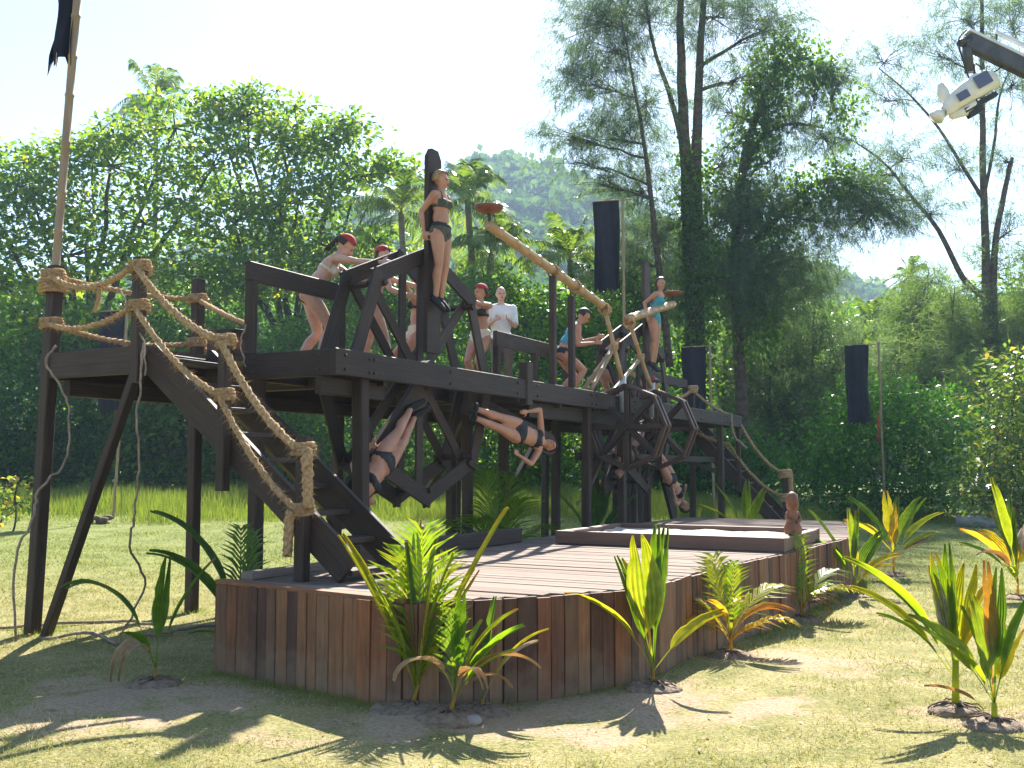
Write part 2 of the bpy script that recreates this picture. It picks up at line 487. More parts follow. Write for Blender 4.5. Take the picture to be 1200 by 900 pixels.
def wobble(path, amp, rg=random):
    out = []
    for i, p in enumerate(path):
        k = 0 if i in (0, len(path) - 1) else 1
        out.append(Vector(p) + Vector((rg.uniform(-amp, amp), rg.uniform(-amp, amp), rg.uniform(-amp, amp))) * k)
    return out

def catmull(pts, n=6):
    pts = [Vector(p) for p in pts]
    P = [pts[0] * 2 - pts[1]] + pts + [pts[-1] * 2 - pts[-2]]
    out = []
    for i in range(1, len(P) - 2):
        a, b, c, d = P[i - 1], P[i], P[i + 1], P[i + 2]
        for t in np.linspace(0, 1, n, endpoint=False):
            out.append(0.5 * ((2 * b) + (c - a) * t + (2 * a - 5 * b + 4 * c - d) * t * t + (3 * b - a - 3 * c + d) * t ** 3))
    out.append(pts[-1])
    return out

def bamboo(name, parent, path, r, mat, node=0.34, hollow=False, n=10):
    """cane with raised node rings"""
    path = [Vector(p) for p in path]
    seg = [0]
    for a, b in zip(path, path[1:]): seg.append(seg[-1] + (b - a).length)
    T = seg[-1]
    def at(t):
        for i in range(len(path) - 1):
            if t <= seg[i + 1] + 1e-9:
                return path[i].lerp(path[i + 1], (t - seg[i]) / max(1e-9, seg[i + 1] - seg[i]))
        return path[-1]
    ts = [0.0]; rs = [r]
    t = node * random.uniform(.4, .9)
    while t < T - 0.03:
        for dt, k in ((-.018, 1.0), (-.006, 1.16), (.006, 1.16), (.018, 0.98)):
            ts.append(t + dt); rs.append(r * k)
        t += node * random.uniform(.85, 1.15)
    ts.append(T); rs.append(r * 0.98)
    mb = MB()
    ps = [at(max(0, min(T, t))) for t in ts]
    if hollow:
        d = (ps[0] - ps[1]).normalized()
        ps = [ps[0] - d * 0.10, ps[0]] + ps; rs = [r * .7, r * .72] + rs
    mb.tube(ps, rs, n)
    x, y, z = frame(path[0], path[-1])
    mw = Matrix(((x.x, y.x, z.x, path[0].x), (x.y, y.y, z.y, path[0].y), (x.z, y.z, z.z, path[0].z), (0, 0, 0, 1)))
    inv = mw.inverted()
    mb.v = [tuple(inv @ Vector(p)) for p in mb.v]
    return obj(name, mb.mesh(name), mat, parent, mw, True)

def rope_mesh(path, r, twist=9.0, fuzz=160, sub=5):
    """three-strand coir rope with loose hairs"""
    path = catmull(path, sub)
    mb = MB()
    L = 0
    d = [0]
    for a, b in zip(path, path[1:]):
        L += (b - a).length; d.append(L)
    x = (path[1] - path[0]).normalized().orthogonal().normalized()
    cs = []
    for i, p in enumerate(path):
        t = (path[min(i + 1, len(path) - 1)] - path[max(i - 1, 0)]).normalized()
        x = (x - t * x.dot(t)).normalized()
        cs.append((p, x.copy(), t.cross(x)))
    for k in range(3):
        st = []
        for (p, xx, yy), dd in zip(cs, d):
            a = 2 * math.pi * k / 3 + dd * twist / 0.3
            st.append(p + (xx * math.cos(a) + yy * math.sin(a)) * r * 0.52)
        mb.tube(st, [r * 0.60 * random.uniform(.75, 1.25) for _ in st], 6)
    for _ in range(int(fuzz * L)):
        i = random.randrange(len(cs)); p, xx, yy = cs[i]
        a = random.uniform(0, 6.28)
        o = (xx * math.cos(a) + yy * math.sin(a))
        q = p + o * r * .8
        e = q + (o + Vector((random.uniform(-1, 1), random.uniform(-1, 1), random.uniform(-1.2, .4)))) * random.uniform(.01, .05)
        w = o.cross(Vector((random.random(), random.random(), random.random()))).normalized() * 0.0026
        mb.add([q - w, q + w, e], [(0, 1, 2)])
    return mb

def wrap_mesh(p, axis, r, turns=4, th=0.016, h=0.1, fuzz=90):
    """rope bound round a post"""
    axis = Vector(axis).normalized()
    x = axis.orthogonal().normalized(); y = axis.cross(x)
    p = Vector(p)
    mb = MB()
    path = []
    n = turns * 12
    for i in range(n + 1):
        a = 2 * math.pi * i / 12
        rr = r * (1 + 0.10 * math.sin(i * 1.7))
        path.append(p + axis * (h * (i / n - .5)) + (x * math.cos(a) + y * math.sin(a)) * rr)
    mb.tube(path, [th * random.uniform(.85, 1.2) for _ in path], 6)
    for _ in range(fuzz):
        a = random.uniform(0, 6.28)
        o = x * math.cos(a) + y * math.sin(a)
        q = p + axis * random.uniform(-h / 2, h / 2) + o * (r + th * .6)
        e = q + (o + Vector((random.uniform(-1, 1), random.uniform(-1, 1), random.uniform(-1.3, .5)))) * random.uniform(.015, .075)
        w = axis.cross(o).normalized() * 0.002
        mb.add([q - w, q + w, e], [(0, 1, 2)])
    return mb

# ---- large triangle soups (leaves, blades) through numpy
def soup(name, V, F, tint, mat, parent=None, at=(0, 0, 0), smooth=False):
    """V (n,3) world, F (m,k) indices, tint per face"""
    me = bpy.data.meshes.new(name)
    V = np.asarray(V, np.float32) - np.asarray(at, np.float32)
    F = np.asarray(F, np.int32)
    m, k = F.shape
    me.vertices.add(len(V)); me.vertices.foreach_set("co", V.ravel())
    me.loops.add(m * k); me.loops.foreach_set("vertex_index", F.ravel())
    me.polygons.add(m)
    me.polygons.foreach_set("loop_start", np.arange(0, m * k, k, dtype=np.int32))
    me.polygons.foreach_set("loop_total", np.full(m, k, np.int32))
    a = me.attributes.new("tint", 'FLOAT', 'FACE')
    a.data.foreach_set("value", np.asarray(tint, np.float32))
    me.update(calc_edges=True)
    return obj(name, me, mat, parent, Matrix.Translation(Vector(at)), smooth)

def unit(a):
    return a / np.maximum(np.linalg.norm(a, axis=-1, keepdims=True), 1e-9)

def leaves(P, D, ln, wd, rg, up=0.6, fold=0.12):
    """diamond leaves: P base points, D directions; returns verts, quads"""
    n = len(P)
    D = unit(D)
    nn = unit(rg.normal(size=(n, 3)) + np.array([0, 0, up * 2.0]))
    side = unit(np.cross(D, nn))
    nn = np.cross(side, D)
    ln = np.asarray(ln).reshape(-1, 1) * np.ones((n, 1)); wd = np.asarray(wd).reshape(-1, 1) * np.ones((n, 1))
    b = P
    mid = P + D * ln * 0.52
    l = mid + side * wd * 0.5 + nn * wd * fold
    r = mid - side * wd * 0.5 + nn * wd * fold
    t = P + D * ln - np.array([0, 0, 1.0]) * ln * 0.12
    V = np.stack([b, l, t, r], 1).reshape(-1, 3)
    F = np.arange(n * 4).reshape(-1, 4)
    return V, F

def blades(P, D, ln, wd, rg, droop=0.0):
    """thin three-sided blades"""
    n = len(P)
    D = unit(D)
    side = unit(np.cross(D, rg.normal(size=(n, 3))))
    ln = np.asarray(ln).reshape(-1, 1) * np.ones((n, 1)); wd = np.asarray(wd).reshape(-1, 1) * np.ones((n, 1))
    V = np.stack([P - side * wd / 2, P + side * wd / 2, P + D * ln - np.array([0, 0, 1.0]) * ln * droop], 1).reshape(-1, 3)
    return V, np.arange(n * 3).reshape(-1, 3)

# ------------------------------------------------------------------ ground
def make_ground():
    def axis(lo, hi, dense_lo, dense_hi, step, n_out):
        a = list(np.arange(dense_lo, dense_hi + 1e-6, step))
        k = np.linspace(0, 1, n_out + 1)[1:] ** 2.6
        return np.array([dense_lo - (dense_lo - lo) * t for t in k[::-1]] + a + [dense_hi + (hi - dense_hi) * t for t in k])
    xs = axis(-1400, 1400, -9, 9, 0.15, 26)
    ys = axis(-1200, 1500, 3, 20, 0.15, 30)
    X, Y = np.meshgrid(xs, ys)
    Z = ground_z(X, Y)
    V = np.stack([X, Y, Z], -1).reshape(-1, 3)
    nx, ny = len(xs), len(ys)
    i = np.arange(nx - 1); j = np.arange(ny - 1)
    I, J = np.meshgrid(i, j)
    a = (J * nx + I).ravel()
    F = np.stack([a, a + 1, a + 1 + nx, a + nx], 1)
    o = soup("ground", V, F, np.zeros(len(F)), M['ground'], smooth=True)
    # bare sandy wear: in front of the low deck, round the plants, below the stair
    x, y = V[:, 0], V[:, 1]
    g = lambda cx, cy, rx, ry, k: k * np.exp(-(((x - cx) / rx) ** 2 + ((y - cy) / ry) ** 2))
    sd = g(-0.3, 6.3, 1.2, .42, .30) + g(1.0, 6.9, 1.2, .45, .30) + g(-2.6, 7.0, .9, .8, .34) + g(2.4, 8.4, .9, .7, .3) + g(3.0, 6.4, .5, .35, .3) \
        + g(-0.2, 5.4, 1.5, .4, .12) + g(-3.4, 6.2, 1.0, .3, .15) + g(4.2, 10.6, .8, 1.6, .2) - 0.06
    sd = np.where(y > 10, np.minimum(sd, .2) * 0 - .06 - .32 * smooth(10, 19, y) + np.where(x > 1, np.maximum(sd + .06, 0) * .6, 0), sd)
    at = o.data.attributes.new("sandy", 'FLOAT', 'POINT')
    at.data.foreach_set("value", sd.astype(np.float32))
    tag(o, kind="structure")
    return o
make_ground()

# ------------------------------------------------------------------ lawn and tall grass
def in_deck(x, y):
    s = (x - C0.x) * U.x + (y - C0.y) * U.y
    v = (x - C0.x) * N.x + (y - C0.y) * N.y
    return (s > -1.70) & (s < 9.4) & (v > 0.0) & (v < 2.3 + .0 * s)

def make_lawn():
    rg = np.random.default_rng(3)
    n = 300000
    y = 4.3 + (26 - 4.3) * rg.random(n) ** 1.9
    x = (rg.random(n) - .5) * 2 * (0.55 * y + 0.5)
    keep = ~in_deck(x, y)
    # thin out on the sandy wear
    sand = np.exp(-(((x + 0.3) / 1.3) ** 2 + ((y - 6.3) / .42) ** 2)) + np.exp(-(((x - 1.0) / 1.3) ** 2 + ((y - 6.9) / .45) ** 2)) \
        + 0.8 * np.exp(-(((x + 2.6) / .9) ** 2 + ((y - 7.0) / .8) ** 2)) + .7 * np.exp(-(((x - 2.4) / .9) ** 2 + ((y - 8.4) / .7) ** 2))
    clump = np.clip(0.5 + 0.32 * np.sin(x * 2.1 + 1.3 * np.sin(y * 1.7)) * np.sin(y * 2.6 + 1.1 * np.sin(x * 1.9)) + .32 * np.sin(x * 6.3 + 2 * np.sin(y * 4.9)) * np.sin(y * 7.1 + 1.7 * np.sin(x * 5.3)), 0, 1)
    keep &= rg.random(n) > (sand * 1.1 + 0.55 * (1 - clump))
    x, y, clump = x[keep], y[keep], clump[keep]
    n = len(x)
    P = np.stack([x, y, ground_z(x, y) - 0.002], 1)
    D = np.stack([rg.normal(size=n) * .8, rg.normal(size=n) * .8, np.full(n, 0.75)], 1)
    far = np.clip(y / 7, 1, 2.6)
    ln = rg.uniform(.016, .055, n) * np.sqrt(far) * (0.55 + .75 * clump)
    V, F = blades(P, D, ln, rg.uniform(.003, .0065, n) * far, rg)
    tint = np.clip(0.58 - 0.3 * (clump - .5) - .24 * smooth(10, 19, y) + rg.normal(size=n) * .24, 0, 1)
    o = soup("lawn_grass", V, F, tint, M['grass'])
    tag(o, "short dry lawn grass around the low deck", "grass", kind="stuff")
make_lawn()

def make_tall_grass():
    rg = np.random.default_rng(4)
    P, Dd, Ln, Wd, T = [], [], [], [], []
    for (x0, x1, y0, y1, n, h) in ((-20, 9, 24.5, 33, 50000, .9), (-9, 6, 24, 27, 6000, .45), (6, 13, 27.5, 32, 9000, .6)):
        x = rg.uniform(x0, x1, n); y = y0 + (y1 - y0) * rg.random(n) ** .8
        edge = y0 + 0.9 * np.sin(x * .9) + .6 * np.sin(x * 2.3)
        k = y > edge
        x, y = x[k], y[k]; m = len(x)
        P.append(np.stack([x, y, ground_z(x, y) - .02], 1))
        Dd.append(np.stack([rg.normal(size=m) * .22, rg.normal(size=m) * .22, np.ones(m)], 1))
        hh = h * (0.15 + .85 * smooth(0, 3.2, y - edge[k])) * (0.75 + .25 * np.sin(x * 1.3) * np.sin(y + x * .4))
        Ln.append(hh * rg.uniform(.55, 1.15, m)); Wd.append(rg.uniform(.014, .03, m))
        T.append(np.clip(rg.normal(.45, .25, m), 0, 1))
    P = np.concatenate(P); D = np.concatenate(Dd)
    V, F = blades(P, D, np.concatenate(Ln), np.concatenate(Wd), rg, droop=.1)
    o = soup("tall_grass", V, F, np.concatenate(T), M['tall'])
    tag(o, "tall bright green grass along the edge of the trees", "grass", kind="stuff")
make_tall_grass()

# ------------------------------------------------------------------ hills and the forest on them
PROF_X = np.array([-400, -200, 0, 120, 250, 400, 480, 560, 600, 650, 700, 800, 900, 980, 1040, 1100, 1200, 1400, 1700])
PROF_Y = np.array([330, 320, 330, 325, 285, 232, 211, 190, 194, 206, 224, 272, 296, 322, 346, 352, 345, 330, 340])
HD = 400.0
def hill_z(x, y):
    px = 600 + x / np.maximum(y, 60) * FPX
    py = np.interp(px, PROF_X, PROF_Y)
    H = (547 - py) / FPX * HD
    t = np.clip((y - 95) / (HD - 95), 0, 1)
    up = t ** 1.25
    back = np.clip((y - HD) / 260, 0, 1)
    ridg = 6 * np.sin(x * .035 + 1.0) * np.sin(y * .02 + x * .012) * np.minimum(1, t * 3)
    return (H - 7) * up * (1 - 0.8 * back ** 2) + ridg * t - 1.5 * (1 - np.minimum(1, t * 6))
def make_hills():
    xs = np.linspace(-420, 480, 130); ys = np.linspace(95, 640, 70)
    X, Y = np.meshgrid(xs, ys)
    Z = hill_z(X, Y)
    V = np.stack([X, Y, Z], -1).reshape(-1, 3)
    nx = len(xs)
    I, J = np.meshgrid(np.arange(nx - 1), np.arange(len(ys) - 1))
    a = (J * nx + I).ravel()
    F = np.stack([a, a + 1, a + 1 + nx, a + nx], 1)
    o = soup("hills", V, F, np.full(len(F), .2), M['forest'], smooth=True)
    tag(o, kind="structure")
    # crown prototypes: domes of leaf clumps, laid over the slopes as one wood
    rg = np.random.default_rng(8)
    protos = []
    for k in range(6):
        n = 150
        d = unit(rg.normal(size=(n, 3)) + np.array([0, 0, .55]))
        d[:, 2] = np.maximum(d[:, 2], -.25)
        lump = 1 + .22 * np.sin(d[:, 0] * 5 + k) * np.sin(d[:, 1] * 4.3 + 2 * k) + .15 * rg.normal(size=n)
        P = d * lump[:, None] * np.array([1, 1, .85])
        Vv, Ff = leaves(P, d * .5 + rg.normal(size=(n, 3)) * .8, .62, .5, rg, up=.5)
        protos.append((Vv, Ff, np.clip(.25 + .3 * d[:, 2] * 0 + rg.random(n) * .5, 0, 1)))
    xs, ys = [], []
    n = 5200
    y = 105 + (430 - 105) * rg.random(n) ** .75
    x = (rg.random(n) - .5) * 2 * (y * .60 + 10)
    r = (2.6 + 2.4 * rg.random(n)) * (0.75 + .5 * y / 400)
    Vs, Fs, Ts = [], [], []
    b = 0
    z = hill_z(x, y)
    base_t = rg.normal(0, .16, n)
    for i in range(n):
        Vv, Ff, Tt = protos[i % 6]
        a = rg.random() * 6.28
        c, s = math.cos(a), math.sin(a)
        R = np.array([[c, -s, 0], [s, c, 0], [0, 0, 1.0]])
        sc = np.array([r[i], r[i], r[i] * (0.8 + .5 * rg.random())])
        Vs.append((Vv @ R.T) * sc + np.array([x[i], y[i], z[i] + r[i] * .55]))
        Fs.append(Ff + b); b += len(Vv); Ts.append(np.clip(Tt + base_t[i], 0, 1))
    o = soup("forest", np.concatenate(Vs), np.concatenate(Fs), np.concatenate(Ts), M['forest'])
    tag(o, "hazy blue green forest covering the far hills", "forest", kind="stuff")
make_hills()

# ------------------------------------------------------------------ trees
def blob(px, py, d, rpx, rpy, rd=None):
    c = pix(px, py, d)
    k = d / FPX
    return (np.array(c), np.array([rpx * k, (rd if rd is not None else rpx * .8) * (1 if rd is not None else k), rpy * k]))

def limb_paths(mb, start, ends, r0, rg, sag=0.15, n=7, sides=6):
    for e, rr in ends:
        s = Vector(start); e = Vector(e)
        m = s.lerp(e, .5) + Vector((rg.normal() * .15, rg.normal() * .15, (e - s).length * sag))
        p = curve(s, m, e, n)
        mb.tube(wobble(p, (e - s).length * .02), np.linspace(rr, max(rr * .25, .012), n), sides)

def broad_tree(name, label, base, blobs, mat, leaf_len, nleaf, rg, trunk_r=.2, fork=0.4, cat="tree", group=None,
               bark='bark', clus=.42, up=.55, wratio=.5, shell=.35, trunks=1, forkpt=None, tint_mu=.42, tint_sd=.22, flat=.6):
    """trunk, limbs to each leafy clump, twigs, and single leaves gathered on the twig ends"""
    base = Vector(base)
    if cat in ("shrub", "bush") and leaf_len > .15:
        w_ = float(max(b[1][0] for b in blobs))
        blobs = list(blobs) + [(np.array((base.x - w_ * .35, base.y - .6, base.z + .65)), np.array((w_ * .8, .7, .75))), (np.array((base.x + w_ * .45, base.y - .4, base.z + .6)), np.array((w_ * .8, .7, .75)))]
        nleaf = int(nleaf * 1.25)
    root = thing(name, base, label, cat, group)
    cen = sum((Vector(b[0]) for b in blobs), Vector()) / len(blobs)
    low = min(b[0][2] - b[1][2] for b in blobs)
    if forkpt is None:
        forkpt = base.lerp(Vector((cen.x, cen.y, max(base.z + .3, low + .3))), 1.0)
        forkpt = base + (forkpt - base) * fork if forkpt.z - base.z > 3 else forkpt
    mb = MB()
    p = wobble(curve(base - ZV * .1, base.lerp(forkpt, .5) + Vector((rg.normal() * .15, rg.normal() * .15, 0)), forkpt, 8), trunk_r * .25)
    mb.tube(p, np.linspace(trunk_r * 1.25, trunk_r * .75, 8), 9)
    P, D, T = [], [], []
    vol = np.array([np.prod(b[1]) ** (2 / 3) for b in blobs]); vol = vol / vol.sum()
    for (c, r), w in zip(blobs, vol):
        limb_paths(mb, forkpt, [(c, max(.03, trunk_r * .45 * (w * len(blobs)) ** .5))], 0, rg, sag=.10)
        n = max(20, int(nleaf * w))
        k = max(5, int(n / 22))
        d = unit(rg.normal(size=(k, 3)))
        rad = shell + (1 - shell) * rg.random((k, 1)) ** .5
        cc = c + d * rad * r
        for q in cc[: min(k, 9)]:
            limb_paths(mb, c, [(q, max(.012, trunk_r * .12))], 0, rg, sag=.05, n=4, sides=4)
        idx = rg.integers(0, k, n)
        off = rg.normal(size=(n, 3)) * clus * np.array([1, 1, flat])
        P.append(cc[idx] + off)
        D.append(unit(off) * .8 + rg.normal(size=(n, 3)) * .5 + np.array([0, 0, .05]))
        tc = rg.normal(0, .13, k)
        T.append(np.clip(rg.normal(tint_mu, tint_sd, n) + tc[idx], 0, 1))
    mb.build("trunk", M[bark], root, True)
    P = np.concatenate(P); D = np.concatenate(D)
    ln = leaf_len * rg.uniform(.65, 1.25, len(P))
    V, F = leaves(P, D, ln, ln * wratio, rg, up=up)
    soup("crown", V, F, np.concatenate(T), mat, root, at=base)
    return root

def needle_tree(name, label, base, stems, blobs, mat, n_spray, rg, per=26, ln=.34, wd=.016, trunk_r=.3, cat="tree", group=None,
                bark='bark2', droop=.5, spread=.28, twig=True, vine=None, limb_k=.22):
    """casuarina: tall stems, limbs to each clump, drooping sprays of fine needles"""
    base = Vector(base)
    root = thing(name, base, label, cat, group)
    mb = MB()
    pts = []
    for st, r0, r1 in stems:
        p = catmull(st, 5)
        rad = np.linspace(r0, r1, len(p))
        mb.tube(wobble(p, r0 * .08), rad, 9)
        pts += [(q, rr) for q, rr in zip(p, rad)]
    PV, DV, TV = [], [], []
    vol = np.array([np.prod(b[1]) ** (2 / 3) * b[2] for b in blobs]); vol = vol / vol.sum()
    for (c, r, dens), w in zip(blobs, vol):
        cv = Vector(c)
        # limb leaves the nearest stem lower down
        best = min(pts, key=lambda q: (q[0] - cv).length + 1.2 * max(0, q[0].z - cv.z + .4 * (Vector((q[0].x, q[0].y)) - Vector((cv.x, cv.y))).length))
        limb_paths(mb, best[0], [(c, min(best[1] * .6, max(.03, trunk_r * limb_k)))], 0, rg, sag=.06, n=8)
        n = max(4, int(n_spray * w))
        d = unit(rg.normal(size=(n, 3)))
        q = c + d * r * rg.random((n, 1)) ** .45
        if twig:
            for t in q[: min(n, 30)]:
                limb_paths(mb, best[0].lerp(cv, rg.uniform(.35, .95)) + Vector((0, 0, .02)), [(t, .016)], 0, rg, sag=.08, n=5, sides=3)
        m = n * per
        idx = np.repeat(np.arange(n), per)
        tw = unit(unit(q - (c - np.array([0, 0, r[2] * .5]))) + rg.normal(size=(n, 3)) * .55 + np.array([0, 0, .1])) * (spread * 3.6 * rg.uniform(.6, 1.3, (n, 1)))
        tt = rg.random(m)[:, None]
        P = q[idx] + tw[idx] * tt - np.array([0, 0, 1.0]) * droop * spread * 1.6 * tt ** 2 + rg.normal(size=(m, 3)) * spread * .16
        D = unit(tw[idx]) * .55 + rg.normal(size=(m, 3)) * .45 + np.array([0, 0, -droop * 1.1])
        PV.append(P); DV.append(D)
        tc = rg.normal(0, .2, n)
        TV.append(np.clip(rg.normal(.45, .2, m) + tc[idx], 0, 1))
    mb.build("trunk", M[bark], root, True)
    P = np.concatenate(PV); D = np.concatenate(DV)
    V, F = blades(P, D, ln * rg.uniform(.5, 1.1, len(P)), wd, rg, droop=.25)
    soup("crown", V, F, np.concatenate(TV), mat, root, at=base)
    if vine:
        P, D, T = [], [], []
        for (c, r, n) in vine:
            n = int(n * .8)
            k = max(4, n // 25)
            d = unit(rg.normal(size=(k, 3))); cc = c + d * r * rg.random((k, 1)) ** .4
            idx = rg.integers(0, k, n)
            off = rg.normal(size=(n, 3)) * np.array([.42, .42, .55])
            P.append(cc[idx] + off); D.append(unit(off) + rg.normal(size=(n, 3)) * .4 + np.array([0, 0, -.5])); T.append(np.clip(rg.normal(.5, .25, n), 0, 1))
        P = np.concatenate(P); l = .20 * rg.uniform(.6, 1.3, len(P))
        V, F = leaves(P, np.concatenate(D), l, l * .8, rg, up=.4)
        soup("climbing_vine", V, F, np.concatenate(T), M['hedge'], root, at=base)
    return root

def gp(px, d):
    """ground point under a picture column at distance d"""
    x = (px - 600) / FPX * d
    return Vector((x, d, gz(x, d)))

R = np.random.default_rng
# broad-leaved trees on the left
broad_tree("almond_tree", "broad spreading leafy tree behind the bamboo flag pole", gp(115, 51),
           [blob(60, 235, 50, 75, 45), blob(130, 195, 50, 85, 45), blob(205, 150, 51, 62, 38), blob(250, 195, 51, 70, 45), blob(170, 260, 50, 90, 45),
            blob(80, 300, 49, 85, 42), blob(-10, 250, 49, 70, 60), blob(30, 190, 51, 55, 24), blob(-60, 300, 49, 70, 60), blob(110, 165, 51, 50, 22),
            blob(0, 330, 48, 60, 30)],
           M['almond'], .40, 13000, R(21), trunk_r=.48, fork=.55, wratio=.48, clus=.5, shell=.25, flat=.3, tint_mu=.5)
broad_tree("almond_tree", "broad leafy tree with long low limbs behind the pushing women", gp(335, 49),
           [blob(330, 170, 50, 62, 35), blob(395, 165, 50, 46, 24), blob(290, 135, 51, 50, 22), blob(425, 205, 49, 50, 22), blob(350, 235, 49, 70, 38),
            blob(275, 262, 49, 70, 40), blob(320, 322, 48, 85, 32), blob(440, 285, 48, 40, 20), blob(225, 325, 48, 70, 36), blob(260, 118, 51, 40, 14),
            blob(390, 292, 48, 55, 24), blob(455, 195, 49, 30, 14), blob(478, 205, 49, 22, 9), blob(405, 140, 50, 26, 9), blob(345, 126, 50, 24, 9), blob(300, 112, 51, 22, 8)],
           M['almond'], .40, 12500, R(22), trunk_r=.4, fork=.5, wratio=.48, clus=.5, shell=.25, flat=.3, tint_mu=.5)
# dark understorey on the left
und = [(20, 470, 33, 75, 75, .35), (105, 455, 34, 70, 85, .3), (190, 470, 33, 70, 75, .35), (270, 470, 34, 70, 80, .35), (-60, 470, 32, 70, 90, .35),
       (340, 460, 35, 60, 85, .45), (60, 395, 35, 80, 60, .3), (220, 395, 35, 80, 55, .35), (140, 520, 33.6, 60, 42, .3), (40, 530, 33.2, 60, 42, .3), (250, 525, 33.7, 60, 42, .35)]
ulab = ["dark leafy shrub beside the left platform post", "tall dark shrub behind the hanging banner at the stair landing", "dark shrub behind the slanting landing brace",
        "dark shrub seen through the stair opening", "dark shrub at the shaded end of the tree line", "leafy shrub behind the stair handrail posts",
        "shaded thicket under the spreading tree", "shaded thicket behind the rope rail of the landing", "low dark shrub behind the tall grass and banner pole",
        "low dark shrub behind the tall grass left of the banner", "low dark shrub behind the back landing post"]
for i, (px, py, d, a, b, t) in enumerate(und):
    d += 6.5
    bl = blob(px, py, d, a, b)
    broad_tree("shrub", ulab[i], gp(px, d), [bl, blob(px - a * .4, py - b * .3, d + .3, a * .6, b * .5), blob(px + a * .45, py + b * .1, d - .3, a * .6, b * .6)],
               M[('dense', 'hedge', 'almond', 'hedge')[i % 4]], (.22, .3, .38, .26)[i % 4], (4200, 3000, 2200, 3400)[i % 4], R(40 + i), trunk_r=.06, cat="shrub", group="understorey shrubs under the left trees", tint_mu=t)

# hedge of bushes behind the big platform
hed = [(425, 350, 35, 55, 42, "leafy bush behind the first woman's outstretched arms"), (500, 385, 34, 50, 55, "leafy bush behind the first big wheel"),
       (575, 350, 33, 50, 34, "rounded bright bush behind the man in the white shirt"), (640, 395, 32, 52, 55, "bright leafy bush behind the platform rail"),
       (700, 400, 33, 45, 60, "leafy bush behind the woman in the turquoise top"), (610, 445, 31.5, 55, 60, "bush behind the timber post between the wheels"),
       (430, 500, 33.5, 60, 60, "bush seen under the platform behind the first wheel rim"), (510, 500, 33.3, 55, 60, "bush seen through the spokes of the first wheel"),
       (590, 515, 33.2, 55, 50, "bush below the platform behind the reclining woman"), (670, 505, 33.3, 55, 55, "bush below the platform between the two wheels"),
       (745, 500, 33.4, 55, 60, "bush behind the octagonal hand wheels"), (380, 420, 34.5, 55, 60, "bush behind the left stair top rail"),
       (350, 520, 33.6, 50, 45, "low bush behind the left stair treads"), (800, 520, 33.0, 55, 50, "bush behind the upside down person of the second wheel"),
       (720, 350, 36, 50, 45, "bush behind the second bamboo fire arm"), (865, 545, 32.2, 50, 40, "low bush behind the far stair")]
for i, (px, py, d, a, b, lab) in enumerate(hed):
    d += 6.0
    g = 'hedge' if i in (0, 2, 3, 4, 5, 11) else ('dense' if i in (10, 13, 15) else 'hedge')
    broad_tree("bush", lab, gp(px, d), [blob(px, py, d, a, b), blob(px - a * .5, py - b * .25, d, a * .5, b * .5), blob(px + a * .4, py + b * .2, d - .4, a * .6, b * .6)],
               M[g], .24, 3400, R(70 + i), trunk_r=.06, cat="bush", group="bushes along the back of the platform", tint_mu=.5 if g == 'hedge' else .4)

# middle-distance trees that fill the foot of the hill
MIDLAB = ["hazy tree deep behind the bamboo flag pole", "hazy tree deep behind the spreading tree's trunk", "hazy tree showing behind the near stair top", "hazy tree between the first bandana woman and the hill",
          "hazy tree behind the black board of the first wheel", "hazy tree at the hill's foot above the white shirted man", "hazy tree behind the tall navy banner", "hazy tree behind the big casuarina's trunk",
          "hazy tree behind the vine draped casuarina", "hazy tree left of the glinting coconut palm", "hazy tree below the glinting coconut palm", "hazy tree behind the feathery saplings",
          "hazy tree behind the leaning casuarina limbs", "small hazy tree on the slope by the far skyline palm", "hazy tree beyond the pale glossy bush", "hazy tree behind the thicket under the spreading tree"]
mid = [(40, 400, 48, 90, 80), (150, 380, 50, 90, 70), (330, 380, 48, 80, 75), (450, 370, 52, 60, 50), (520, 395, 50, 60, 45), (620, 372, 60, 50, 28), (690, 375, 55, 55, 36),
       (760, 400, 46, 60, 100), (880, 430, 44, 70, 100), (960, 420, 50, 60, 75), (1020, 430, 52, 60, 70), (1100, 420, 48, 70, 80), (1190, 400, 46, 70, 90), (985, 385, 62, 45, 28),
       (1240, 430, 40, 60, 110), (240, 430, 46, 80, 90)]
for i, (px, py, d, a, b) in enumerate(mid):
    d += 10
    broad_tree("hillfoot_tree", MIDLAB[i], gp(px, d),
               [blob(px, py, d, a, b), blob(px - a * .4, py - b * .4, d, a * .6, b * .5), blob(px + a * .4, py - b * .2, d, a * .6, b * .5), blob(px, py + b * .6, d, a * .9, b * .5)],
               M['hedge'], .42, 3600, R(100 + i), trunk_r=.14, group="trees at the foot of the hill", clus=.6)

